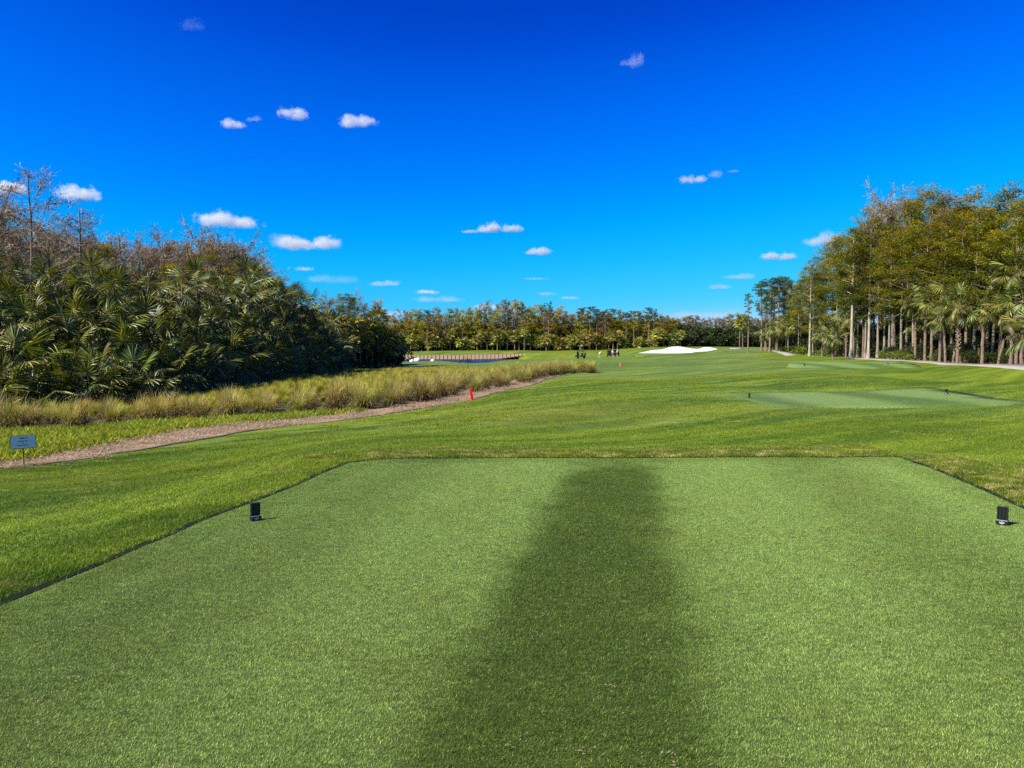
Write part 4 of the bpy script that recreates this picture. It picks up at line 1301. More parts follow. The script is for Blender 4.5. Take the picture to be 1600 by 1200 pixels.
def tree(kind, proto, Hp, px, d, top_py=None, H=None, label='', group=None, cat='tree', dz=0.0, wide=1.0, rz=None, tilt=0.0, name=None):
    a = P(px, 544, d); z0 = gz(a[0], a[1])
    if H is None: H = P(px, top_py, d)[2] - z0
    s = H / Hp
    root = thing(kind, label, cat, (a[0], a[1], z0 - 0.05 + dz), 0, group)
    root.rotation_euler = (0, tilt, rt.uniform(0, 6.28) if rz is None else rz)
    ws = wide * (s ** 0.6) if s < 1 else wide * s ** 0.8
    root.scale = (ws, ws, s)
    link('trunk', proto[0], root); link('crown', proto[1], root)
    return root


number_off(front_t, 'cordgrass tussock from the left in the front row beside weeds and mulch')
# ------------------------------------------------------------------ left side: palm thicket
top_tab = [(-120, 405), (0, 415), (60, 422), (100, 432), (200, 440), (260, 440), (300, 430), (350, 440), (400, 438), (430, 452), (470, 470), (500, 500), (530, 535)]
base_tab = [(-120, 655), (0, 652), (200, 642), (350, 612), (430, 600), (500, 588), (530, 584)]
dep_tab = [(-120, 28), (0, 29), (200, 31.5), (350, 42), (430, 52), (500, 64), (530, 72)]
lp_labels = {}
rl = np.random.default_rng(55)
px = -95.0
row_of = {}
cols = 0
while px < 520:
    d0 = lerp_tab(px, dep_tab); ty = lerp_tab(px, top_tab); by = lerp_tab(px, base_tab)
    cr = 1.6 * FPX / d0      # crown radius in photo pixels
    nrow = 6
    for k in range(nrow):
        f = k / (nrow - 1)
        cy = (by - cr * 0.42) + ((ty + cr * 0.62) - (by - cr * 0.42)) * f + rl.normal(0, 7) - (rl.uniform(0, 16) if k == nrow - 1 else 0)
        d = d0 + 0.6 + k * 1.5 * (d0 / 30) ** 0.5 + rl.uniform(-.3, .6)
        x_ = px + rl.normal(0, 7) + (k % 2) * cr * 0.33
        c = P(x_, cy, d); zg = gz(c[0], c[1])
        H = max(0.35, c[2] - zg)
        o = palm((c[0], c[1], zg - .03), H, 0.94 * rl.uniform(.8, 1.2), nf=18, ndead=3 if k in (1, 2, 3, 4) else 1, boots=0.5,
             label='green fan palm packed into the dense thicket left of the marsh', group='fan palms of the left thicket', emin=-55 if k else -20)
        row_of.setdefault(k, []).append(o)
    px += cr * 0.72; cols += 1
print('palm cols', cols)
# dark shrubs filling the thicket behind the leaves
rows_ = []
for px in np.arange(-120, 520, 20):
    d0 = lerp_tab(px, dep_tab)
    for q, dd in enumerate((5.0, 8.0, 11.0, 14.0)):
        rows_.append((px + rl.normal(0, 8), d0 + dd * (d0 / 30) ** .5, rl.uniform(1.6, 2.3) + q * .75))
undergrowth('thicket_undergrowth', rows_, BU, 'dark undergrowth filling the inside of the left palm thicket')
rn = ['lowest', 'second lowest', 'third lowest', 'fourth lowest', 'next to highest', 'highest']
for k, v in row_of.items(): number_off(v, 'fan palm from the left in the %s tier of the left thicket' % rn[k])
# cypresses above the thicket
tree('bald_cypress', BCS, 13.5, 50, 44, 262, label='tall nearly leafless cypress standing above the palms, tallest of the left trees', cat='tree', wide=1.1, rz=0.6)
tree('bald_cypress', BC[0], 13, 131, 52, 318, label='dark bare cypress with spreading crooked limbs, second from the tallest one', cat='tree', wide=1.05, rz=2.0)
spec = [(0, 40, 300, 1), (-20, 46, 330, 2), (-60, 44, 320, 0), (12, 58, 345, 3), (30, 62, 350, 2), (75, 60, 345, 3), (95, 70, 360, 2), (110, 75, 355, 1), (160, 62, 372, 3), (175, 66, 385, 2), (145, 74, 372, 2),
        (197, 66, 358, 0), (222, 70, 372, 1), (208, 84, 380, 2), (240, 72, 382, 2), (262, 68, 372, 3), (275, 80, 378, 2), (285, 74, 385, 1), (302, 64, 374, 0), (318, 66, 368, 3), (335, 62, 372, 2), (350, 66, 374, 3),
        (366, 64, 380, 2), (380, 66, 384, 3), (393, 70, 402, 1), (405, 72, 412, 3), (418, 74, 430, 2), (428, 78, 438, 3), (60, 80, 368, 2), (20, 84, 365, 2), (130, 84, 370, 3), (180, 90, 385, 2), (250, 95, 388, 2), (300, 92, 388, 3), (345, 92, 386, 2), (-30, 70, 345, 3), (-80, 60, 330, 2)]
brown = []
spec = spec + [(a_ + rl.uniform(6, 14), b_ + rl.uniform(4, 16), c_ + rl.uniform(4, 16), int(rl.integers(1, 4))) for a_, b_, c_, v_ in spec[::2]]
for i, (px, d, ty, v) in enumerate(spec):
    o = tree('bald_cypress', BC[v], 13, px, d, ty + 2, label='brown half bare cypress in the belt behind the left palms', group='brown cypresses behind the left palms', wide=1.15); brown.append(o)
for px, d, ty in [(15, 48, 395), (165, 56, 372), (150, 50, 405), (90, 62, 400), (205, 60, 412), (270, 64, 405), (330, 58, 395), (370, 60, 405), (400, 64, 420), (432, 70, 436), (452, 76, 452), (-40, 50, 390), (235, 58, 418), (60, 60, 405), (120, 64, 395)]:
    tree('bald_cypress', CY[int(rl.integers(0, 5))], 18, px, d, ty, label='olive leaved cypress showing low between bare ones behind the left palms', group='olive cypresses behind the left palms', wide=1.0)

number_off(brown, 'brown half bare cypress from the left behind the left palms')
# the darker mid-distance group between thicket and far trees
for px, d, ty, v in [(455, 92, 452, 'p'), (470, 96, 462, 'b'), (480, 98, 458, 'c'), (500, 100, 462, 'b'), (515, 102, 465, 'B'), (530, 108, 458, 'c'), (545, 106, 460, 'p'), (556, 110, 462, 'B'), (570, 112, 470, 'B'), (590, 112, 466, 'B'), (537, 118, 468, 'c'),
                     (448, 88, 462, 'p'), (490, 90, 478, 'c'), (560, 108, 485, 'c'), (580, 112, 492, 'p'), (597, 112, 505, 'c')]:
    pr, hp, kn, nm = {'p': (PI[0], 15, 'pine_tree', 'dark tufted pine'), 'b': (BU[1], 3.5, 'broadleaf_tree', 'dark broadleaf tree'), 'c': (CY[int(rl.integers(0, 5))], 18, 'bald_cypress', 'olive cypress'), 'B': (BC[int(rl.integers(1, 4))], 13, 'bald_cypress', 'pale bare cypress')}[v]
    if v == 'b': pr, hp, kn, nm = CY[3], 18, 'bald_cypress', 'olive cypress'
    tree(kn, pr, hp, px, d, ty, label=nm + ' in the clump just beyond the end of the left palms', group='trees of the mid clump', wide=.95)
mid_p = []
for i, px in enumerate(np.arange(428, 622, 9.0)):
    d = lerp_tab(px, [(428, 82), (520, 98), (622, 116)]); c = P(px, 560 - rl.uniform(20, 62) * (1 if px < 600 else .5), d); zg = gz(c[0], c[1])
    o = far_palm((c[0], c[1], zg), max(1.5, c[2] - zg), 1.35, 'fan palm in the dark clump just beyond the end of the left palms', 'fan palms of the mid clump'); mid_p.append(o)
    if i % 2 == 0:
        tree('wax_myrtle', BUF[i % 3], 3.4, px + 4, d + 3, H=rl.uniform(3, 5), label='dark shrub at the foot of the mid clump of trees', group='shrubs of the mid clump', cat='shrub')
for px in np.arange(410, 630, 11):
    d = lerp_tab(px, [(410, 84), (520, 104), (630, 122)])
    tree('wax_myrtle', BUF[int(rl.integers(0, 3))], 3.4, px, d + 8, H=rl.uniform(4, 6), label='dark shrub at the foot of the mid clump of trees', group='shrubs of the mid clump', cat='shrub', wide=1.1)

number_off(mid_p, 'fan palm from the left in the dark clump beyond the left palms')
# ------------------------------------------------------------------ far tree line
far_rows = {}; fpl = []
sil = [(560, 505), (600, 498), (640, 487), (660, 484), (700, 484), (740, 481), (780, 474), (810, 472), (830, 477), (860, 479), (880, 483), (900, 486), (940, 486), (980, 488), (1000, 488), (1030, 492), (1045, 497), (1062, 503)]
for row, (dd, st) in enumerate([(0, 12.5), (12, 13.5), (28, 14.5)]):
    px = 560 + row * 3.0
    while px < 1058:
        d = lerp_tab(px, [(560, 268), (800, 266), (900, 256), (1060, 262)]) + dd + rl.uniform(-3, 3)
        ty = lerp_tab(px, sil) + rl.uniform(-4, 9) + (0 if row else rl.uniform(0, 14))
        u_ = rl.random()
        if u_ < (0.2, 0.3, 0.7)[row]: pr, hp, lb = BCF[int(rl.integers(0, 2))], 15, 'brown bare cypress in the far tree line beyond pond and fairway'
        else: pr, hp, lb = CYF[int(rl.integers(0, 4))], 18, 'rusty green cypress in the far tree line beyond pond and fairway'
        o = tree('bald_cypress', pr, hp, px, d, ty, label=lb, group='cypresses of the far tree line', wide=1.05); far_rows.setdefault((row, lb.split()[0]), []).append(o)
        px += st * rl.uniform(.7, 1.2)
for px, ty in [(857, 473), (908, 480), (922, 478), (932, 482), (945, 484), (958, 482), (978, 487), (990, 485), (1014, 480), (1022, 484), (820, 484), (668, 484), (1005, 492), (1036, 497)]:
    tree('pine_tree', PIF[int(rl.integers(0, 2))], 15, px, 254 + rl.uniform(-2, 3), ty, label='dark topped pine rising from the far tree line', group='pines of the far tree line', wide=1.0)
for px in np.arange(590, 1068, 8.5):
    d = lerp_tab(px, [(560, 262), (800, 260), (900, 250), (1060, 258)]) - rl.uniform(0, 5); c = P(px + rl.normal(0, 3), 548 - rl.uniform(8, 27), d); zg = gz(c[0], c[1])
    o = far_palm((c[0], c[1], zg), max(1.2, c[2] - zg), 1.5, 'small fan palm at the foot of the far tree line', 'fan palms of the far tree line'); fpl.append(o)
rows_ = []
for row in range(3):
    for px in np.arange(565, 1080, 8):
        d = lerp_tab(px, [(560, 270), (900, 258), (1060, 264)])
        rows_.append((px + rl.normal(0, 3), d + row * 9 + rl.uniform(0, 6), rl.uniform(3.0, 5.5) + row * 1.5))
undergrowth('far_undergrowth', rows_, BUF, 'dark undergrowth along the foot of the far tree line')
number_off(fpl, 'fan palm from the left at the foot of the far tree line')
for (k_, c_), v_ in far_rows.items(): number_off(v_, '%s cypress from the left in the %s row of the far tree line' % (c_, ['front', 'middle', 'back'][k_]))
# furthest woods, right of centre
for row in range(3):
    for px in np.arange(1030 + row * 5, 1260, 11):
        tree('bald_cypress', BCF[int(rl.integers(0, 2))] if rl.random() < .7 else CYF[int(rl.integers(0, 4))], 15, px + rl.normal(0, 2), 400 + row * 22, 498 + rl.uniform(-1, 5), label='reddish bare cypress in the furthest woods right of centre', group='cypresses of the furthest woods', wide=1.2)
for row in range(2):
    for px in np.arange(1040 + row * 6, 1260, 12):
        tree('broadleaf_tree', BUF[int(rl.integers(0, 3))], 3.4, px + rl.normal(0, 3), 300 + row * 25 + rl.uniform(0, 15), H=rl.uniform(6.5, 10) - (0 if row else 3), label='dark green broadleaf tree in front of the furthest woods', group='broadleaf trees by the furthest woods', wide=1.5)
undergrowth('furthest_undergrowth', [(px, 310 + 22 * q_ + rl.uniform(0, 10), rl.uniform(4, 7)) for q_ in range(3) for px in np.arange(1030, 1270, 6)], BUF, 'dark undergrowth at the foot of the furthest woods')
for px, ty in [(1156, 506), (1161, 502)]:
    c = P(px, ty, 262); zg = gz(c[0], c[1])
    far_palm((c[0], c[1], zg), c[2] - zg, 1.7, ('shorter' if px == 1156 else 'taller') + ' of two lone palms with crossing pale trunks beyond the bunker', None)

# ------------------------------------------------------------------ right side woods
tree('pine_tree', PI[2], 15, 1169, 150, 457, label='thin lone pine standing clear left of the right woods', wide=.8)
for px, d, ty, v in [(1190, 165, 440, 0), (1202, 160, 436, 0), (1214, 158, 432, 1), (1222, 165, 430, 1), (1196, 172, 450, 1), (1232, 160, 440, 0), (1208, 175, 448, 0)]:
    tree('pine_tree', PI[v], 15, px, d, ty, label='clump topped pine at the left end of the right woods', group='pines at the end of the right woods', wide=1.15)
rw_sil = [(1225, 440), (1245, 425), (1262, 398), (1290, 372), (1320, 350), (1350, 336), (1372, 306), (1400, 298), (1450, 301), (1500, 305), (1550, 298), (1600, 288), (1700, 280)]
rd = [(1225, 158), (1265, 140), (1330, 112), (1400, 92), (1500, 72), (1600, 62), (1700, 56), (1800, 52)]
named = [(1265, 128, 402, 1, 'slim pale trunked cypress nearest the open left end of the right woods', 0),
         (1330, 106, 352, 0, 'tall white trunked cypress with long bare side limbs in the right woods', 0),
         (1357, 104, 340, 1, 'forked pale cypress just right of the tall white trunked one', 0)]
for px, d, ty, v, lb, _ in named:
    tree('bald_cypress', CYP[v % 2], 18, px, d, ty + 4, label=lb, wide=.95)
wood_rows = {}
for row, (dd, st) in enumerate([(1.5, 22), (8, 20), (18, 23)]):
    px = 1228 + row * 6.0
    while px < 1720:
        d = lerp_tab(px, rd) + dd * (1.0 if px > 1300 else .8) + rl.uniform(-1.5, 1.5)
        ty = lerp_tab(px, rw_sil) + ((rl.uniform(20, 75) if px > 1400 else rl.uniform(0, 50)) if row == 0 else rl.uniform(-6, 30) if row == 1 else rl.uniform(-4, 22))
        v = int(rl.integers(0, 5))
        if px > 1425 and row < 2: v = 2; d += 4
        if row > 0 and rl.random() < .15:
            tree('bald_cypress', BC[3], 13, px, d, ty, label='brown thin leaved cypress deep in the right woods', group='brown cypresses of the right woods', wide=1.1)
        else:
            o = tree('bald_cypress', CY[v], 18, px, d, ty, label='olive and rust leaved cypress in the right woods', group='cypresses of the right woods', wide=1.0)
            wood_rows.setdefault(row, []).append(o)
        px += st * rl.uniform(.75, 1.25) * (1 + max(0, px - 1450) / 300)
for k_, v_ in wood_rows.items(): number_off(v_, 'olive cypress from the left in the %s row of the right woods' % ['front', 'middle', 'back'][k_])
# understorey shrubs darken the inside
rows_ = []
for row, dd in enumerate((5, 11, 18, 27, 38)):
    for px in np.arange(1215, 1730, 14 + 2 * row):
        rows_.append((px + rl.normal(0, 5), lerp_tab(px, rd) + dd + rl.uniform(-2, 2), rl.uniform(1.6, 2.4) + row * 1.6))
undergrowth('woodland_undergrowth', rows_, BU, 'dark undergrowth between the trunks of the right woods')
for px, d in [(1250, 146), (1256, 140), (1245, 150), (1272, 134), (1284, 130), (1238, 152), (1230, 155)]:
    tree('wax_myrtle', LB[0], .9, px, d, H=rl.uniform(.9, 1.7), label='yellow green shrub at the open end of the right woods', group='yellow green shrubs by the path end', cat='shrub', wide=1.6)
for px, d in [(1378, 99), (1390, 96), (1402, 93), (1408, 92), (1415, 90), (1424, 88), (1458, 82), (1462, 82)]:
    tree('fern', LB[1], .9, px, d, H=rl.uniform(.8, 1.3), label='bright lime green fern at the foot of the right woods', group='lime ferns by the cart path', cat='plant', wide=.9)
# palms along the right edge: px, crown y, depth, crown size, boots, label
RP = [(1432, 470, 88, 1.1, .3, 'palm crown left of the leaning palm, touching the cypress leaves'),
      (1448, 452, 84, 1.1, .3, 'higher palm crown above the leaning palm'),
      (1489, 452, 80, 1.15, .3, 'high palm crown above the stout palm'),
      (1512, 446, 76, 1.1, .3, 'high palm crown between stout and smooth palm'),
      (1545, 458, 74, 1.15, .3, 'palm crown above the smooth trunked palm'),
      (1566, 430, 70, 1.15, .3, 'highest palm crown near the edge of the right woods'),
      (1592, 425, 66, 1.2, .3, 'high palm crown cut by the frame'),
      (1582, 485, 66, 1.1, .3, 'low palm crown over the broken palm'),
      (1470, 498, 78, 1.0, .3, 'low palm crown between the leaning and the stout palm'),
      (1302, 527, 103, 1.1, .3, 'short palm left of the tall white trunked cypress'),
      (1323, 497, 109, 1.2, .6, 'palm hiding half behind the tall white trunked cypress'),
      (1350, 478, 108, 1.0, .4, 'slim palm between two pale cypress trunks'),
      (1457, 474, 82, 1.15, .2, 'slightly leaning palm with dry skirt left of the stout pair'),
      (1499, 478, 72, 1.15, .75, 'stout palm with old leaf bases criss-crossing its trunk'),
      (1537, 483, 70, 1.1, .3, 'smooth trunked palm with pale stalks, right of the stout one'),
      (1578, 452, 72, 1.15, .3, 'big crowned palm near the edge of the view'),
      (1600, 470, 64, 1.2, .3, 'palm at the very edge of the right woods'),
      (1478, 470, 84, 1.1, .4, 'palm behind the leaning and the stout palm'),
      (1518, 470, 82, 1.1, .4, 'palm behind the gap between stout and smooth palm'),
      (1560, 490, 80, 1.1, .4, 'low shaded palm right of the smooth trunked one'),
      (1618, 520, 60, 1.2, .3, 'low palm half outside the frame'),
      (1213, 513, 158, 1.4, .4, 'palm at the far end of the right woods, first of four'),
      (1232, 508, 152, 1.4, .2, 'pale trunked palm at the far end of the right woods'),
      (1198, 517, 165, 1.4, .4, 'low palm beneath the pines at the far end'),
      (1222, 520, 160, 1.3, .4, 'small palm between two taller ones at the far end'),
      (1285, 520, 120, 1.2, .4, 'dark palm between slim and tall cypress trunks'),
      (1440, 500, 92, 1.2, .4, 'small palm in the shade left of the leaning palm'),
      (1590, 500, 74, 1.15, .4, 'shaded palm behind the edge of the right woods')]
for px, cy, d, cs, bo, lb in RP:
    c = P(px, cy, d); zg = gz(c[0], c[1])
    palm((c[0], c[1], zg - .03), c[2] - zg, cs, nf=24, ndead=3, boots=bo, label=lb)
# shaded palm trunks and stumps inside the wood
st_m = MB(); st_m.tube([(0, 0, 0), (0.05, 0, .6), (-.03, .02, 1.3), (.04, 0, 2.0)], [.14, .12, .12, .10], 8, .5, cap=True); st_m = smooth_mesh(st_m.mesh('palm_stump', M['palm_bark']))
for i, px in enumerate([1477, 1490, 1512, 1530, 1575, 1560, 1597]):
    d = lerp_tab(px, [(1400, 88), (1500, 72), (1600, 63)]) + rl.uniform(0.5, 5); c = P(px, 560, d)
    o = link('palm_stump', st_m, None, (c[0], c[1], gz(c[0], c[1]) - .05), (0, rl.normal(0, .12), rl.uniform(0, 6)), (1, 1, rl.uniform(.6, 2.2)))
    tag(o, 'broken headless palm trunk in the shade of the right woods', 'palm stump', 'headless palm trunks in the right woods')
# leaning broken palm at the far right
mb = MB(); mb.tube([(2.6, 0, 1.55), (1.7, 0, 1.7), (.9, 0, 2.1), (.35, 0, 2.7), (.1, 0, 3.2)], [.22, .21, .2, .17, .12], 8, .5, cap=True)
for i in range(7):
    a = R(100 + i * 18); mb.tube([(.1, 0, 3.15), (.1 + .45 * math.cos(a), .1 * (i % 3 - 1), 3.15 + .55 * math.sin(a))], [.03, .012], 4, .5)
mb.tube([(2.5, .2, -.1), (2.55, .1, .8), (2.5, 0, 1.6)], [.26, .22, .2], 8, .5)
c = P(1574, 560, 62.5)
tag(link('broken_palm', smooth_mesh(mb.mesh('broken_palm', M['palm_bark'])), None, (c[0], c[1], gz(c[0], c[1]))), 'broken palm whose trunk bends out over the litter', 'palm')

# ------------------------------------------------------------------ small things on the course
def marker(loc, rz, s, label, group=None, detail=True):
    root = thing('tee_marker', label, 'tee marker', loc, rz, group, s)
    # face looks along -Y
    bmk = bmesh.new()
    def bx(c, sz, bev=0.003):
        r_ = bmesh.ops.create_cube(bmk, size=1)['verts']
        for v in r_: v.co = Vector((v.co.x * sz[0] + c[0], v.co.y * sz[1] + c[1], v.co.z * sz[2] + c[2]))
        es = {e for v in r_ for e in v.link_edges}
        if bev: bmesh.ops.bevel(bmk, geom=list(es), offset=bev, segments=1, affect='EDGES')
    bx((0, 0.012, 0.10), (0.088, 0.020, 0.145))
    for k_ in range(4): bx((-0.039 + k_ * 0.026, -0.003, 0.115), (0.010, 0.012, 0.112), 0.001)
    me = bpy.data.meshes.new('plate'); bmk.to_mesh(me); bmk.free(); me.materials.append(M['black'])
    link('plate', me, root)
    bmk = bmesh.new(); bx((0, 0.0, 0.0255), (0.098, 0.062, 0.047), 0.004)
    me = bpy.data.meshes.new('base'); bmk.to_mesh(me); bmk.free(); me.materials.append(M['black']); base = link('base', me, root)
    m_ = MB(); m_.box((0, -0.033, 0.0485), (0.09, 0.004, 0.004)); link('rim', m_.mesh('rim', M['silver']), base)
    m_ = MB()
    th = np.linspace(math.pi * 1.05, math.pi * 1.95, 8)
    for q_ in range(7):
        a, b_ = th[q_], th[q_ + 1]
        A = [(math.cos(x) * r_, -0.0325, 0.036 + math.sin(x) * r_ * .9) for x, r_ in ((a, .014), (b_, .014), (b_, .023), (a, .023))]
        m_.add(A, [[0, 1, 2, 3]])
    m_.box((0, -0.0335, 0.033), (0.010, 0.003, 0.012)); link('crest', m_.mesh('crest', M['silver']), base)
    return root
a = P(399.5, 815.5, 7.05); marker((a[0], a[1], 0.004), R(38), 1.0, 'slotted black tee marker on the near tee, beside its left border')
a = P(1566, 823, 6.87); marker((a[0], a[1], 0.004), R(-42), 1.0, 'slotted black tee marker with silver crest near the right border of the near tee')
a = P(1171, 624, 26.2); marker((a[0], a[1], gz(a[0], a[1]) + .03), R(50), 1.0, 'small black marker at the left end of the second tee')
a = P(1478.5, 617, 27.5); marker((a[0], a[1], gz(a[0], a[1]) + .03), R(-50), 1.15, 'small black marker by the far right border of the second tee')
a = P(1257, 573, 60); marker((a[0], a[1], gz(a[0], a[1]) + .05), R(40), 1.15, 'tiny black marker on the furthest tee, the one nearer the fairway')
a = P(1387, 571, 62); marker((a[0], a[1], gz(a[0], a[1]) + .05), R(-40), 1.0, 'tiny black marker on the furthest tee, the one nearer the cart path')

# notice sign
a = P(37.5, 728.5, 15.0); zg = gz(a[0], a[1])
sg = thing('notice_sign', 'small pale blue notice sign on a thin dark stake beside the mulch strip', 'sign', (a[0], a[1], zg), R(35))
m_ = MB(); m_.box((0, 0, .19), (.018, .018, .42)); link('stake', m_.mesh('stake', M['sign_rim']), sg)
m_ = MB(); m_.box((0, -.012, .50), (.44, .010, .27)); bd = link('board', m_.mesh('board', M['sign_rim']), sg)
m_ = MB(); m_.box((0, -.019, .50), (.42, .006, .25)); link('face', m_.mesh('face', M['sign_face']), bd)
m_ = MB(); rr = np.random.default_rng(3)
for q_ in range(9): m_.box((-.055 + q_ * .010, -.0235, .565 + .012 * math.sin(q_ / 8 * 3.1)), (.011, .002, .010 + .010 * math.sin(q_ / 8 * 3.14)))
link('logo', m_.mesh('logo', M['ink']), bd)
m_ = MB()
for q_ in range(5): m_.box((.035 + q_ * .009, -.0235, .567 + .004 * q_), (.010, .002, .012)); 
link('logo', m_.mesh('logo', M['ink_green']), bd)
for zc, w_, ch in ((.515, .17, 10), (.475, .045, 2), (.430, .20, 13)):
    m_ = MB()
    for q_ in range(ch):      # illegible in the photograph: rows of letter-like strokes
        x0 = -w_ / 2 + w_ * q_ / ch - .005; cw = w_ / ch * .72
        m_.box((x0 + cw * .15, -.0235, zc), (cw * .26, .002, .021)); m_.box((x0 + cw * .7, -.0235, zc), (cw * .24, .002, .021 if rr.random() < .6 else .012))
        m_.box((x0 + cw * .45, -.0238, zc + rr.choice([-.0085, 0, .0085])), (cw * .5, .002, .005))
    link('lettering', m_.mesh('lettering', M['ink']), bd)

# stakes
def stake(px, py, d, top, tilt, material, label, w=.09):
    a = P(px, py, d); zg = gz(a[0], a[1]); h = P(px, top, d)[2] - zg
    m_ = MB(); m_.box((0, 0, h / 2 - .05), (w, w, h + .1)); m_.box((0, 0, h + .012), (w * .96, w * .96, .024), taper=.4)
    o = link('hazard_stake', m_.mesh('hazard_stake', material), None, (a[0], a[1], zg), (0, tilt, .3)); tag(o, label, 'stake')
stake(738, 625, 31.6, 607.5, R(-9), M['red'], 'leaning red hazard stake where mulch meets rough', .10)
stake(970, 575.5, 72, 567.5, 0, M['orange'], 'orange red stake out on the open fairway', .14)

# pale stones on the pond bank
for px, py, s_, lb in ((652, 562, .8, 'larger white stone on the near bank of the pond'), (676, 563, .45, 'smaller white stone on the pond bank'), (643, 565, .5, 'flat white stone at the left end of the pond bank')):
    bmk = bmesh.new(); bmesh.ops.create_icosphere(bmk, subdivisions=2, radius=1)
    rr = np.random.default_rng(px)
    for v in bmk.verts: v.co *= 1 + rr.normal(0, .08); v.co.z *= .75
    me = bpy.data.meshes.new('white_stone'); bmk.to_mesh(me); bmk.free(); me.materials.append(M['stone'])
    a = P(px, py, 166); tag(link('white_stone', me, None, (a[0], a[1], max(gz(a[0], a[1]), a[2] - s_ * .4) + s_ * .2), (0, 0, 1), s_), lb, 'stone')

# golf carts
def cart(loc, rz, label, s=1.0):
    root = thing('golf_cart', label, 'golf cart', loc, rz, None, s)
    m_ = MB()     # x forward
    m_.box((0, 0, .38), (2.3, 1.1, .14)); m_.box((.95, 0, .62), (.5, 1.08, .42), taper=.8); m_.box((-.72, 0, .62), (.85, 1.1, .40), taper=.94); m_.box((.62, 0, .92), (.12, 1.0, .22))
    link('body', m_.mesh('body', M['cart']), root)
    m_ = MB(); m_.box((0.0, 0, 1.84), (1.7, 1.25, .16), taper=.92); m_.box((.70, 0, 1.25), (.03, 1.05, .75), (0, .12, 0)); m_.box((0, 0, 1.94), (1.4, 1.0, .04), taper=.8); link('roof', m_.mesh('roof', M['cart']), root)
    for x in (-.62, .72):
        for y in (-.5, .5):
            m_ = MB(); m_.tube([(x * 1.08, y, .7), (x, y, 1.84)], .022, 6); link('post', m_.mesh('post', M['tyre']), root)
    m_ = MB(); m_.box((-.2, 0, .62), (.60, 1.02, .34)); m_.box((-.2, 0, .86), (.52, 1.0, .14)); m_.box((-.46, 0, 1.13), (.12, 1.0, .42), (0, -.2, 0)); link('seat', m_.mesh('seat', M['seat']), root)
    for x in (-.78, .82):
        for y in (-.5, .5):
            th = np.linspace(0, 2 * math.pi, 15)[:-1]; m_ = MB()
            m_.tube([(x, y - .09, .24), (x, y - .085, .24), (x, y + .085, .24), (x, y + .09, .24)], [.06, .24, .24, .06], 14); wl_ = link('wheel', m_.mesh('wheel', M['tyre']), root)
            m_ = MB(); m_.tube([(x, y + math.copysign(.075, y), .24), (x, y + math.copysign(.098, y), .24)], [.13, .11], 10, cap=True); link('rim', m_.mesh('rim', M['metal']), wl_)
    th = np.linspace(0, 2 * math.pi, 13); m_ = MB()
    m_.tube([(.34 + .06 * math.cos(q), .27 + .17 * math.sin(q), 1.1 + .13 * math.cos(q)) for q in th], .014, 5); m_.tube([(.6, .27, .85), (.36, .27, 1.1)], .02, 5); link('steering_wheel', m_.mesh('steering_wheel', M['tyre']), root)
    for y in (-.22, .22):
        m_ = MB(); m_.tube([(-1.12, y, .45), (-1.3, y, 1.25)], [.13, .15], 9, cap=True)
        for k_ in range(4): m_.tube([(-1.3, y + .05 * (k_ - 1.5), 1.2), (-1.36, y + .07 * (k_ - 1.5), 1.45)], .018, 4)
        link('golf_bag', m_.mesh('golf_bag', M['cart'] if y < 0 else M['trouser']), root)
    return root
def on(px, d): a = P(px, 550, d); return (a[0], a[1], gz(a[0], a[1]))
cart(on(907, 185), R(150), 'dark golf cart parked alone on the fairway')
cart(on(952, 190), R(80), 'dark golf cart with pale roof edge, left of the parked pair')
cart(on(962.5, 192), R(100), 'dark golf cart, right of the parked pair')


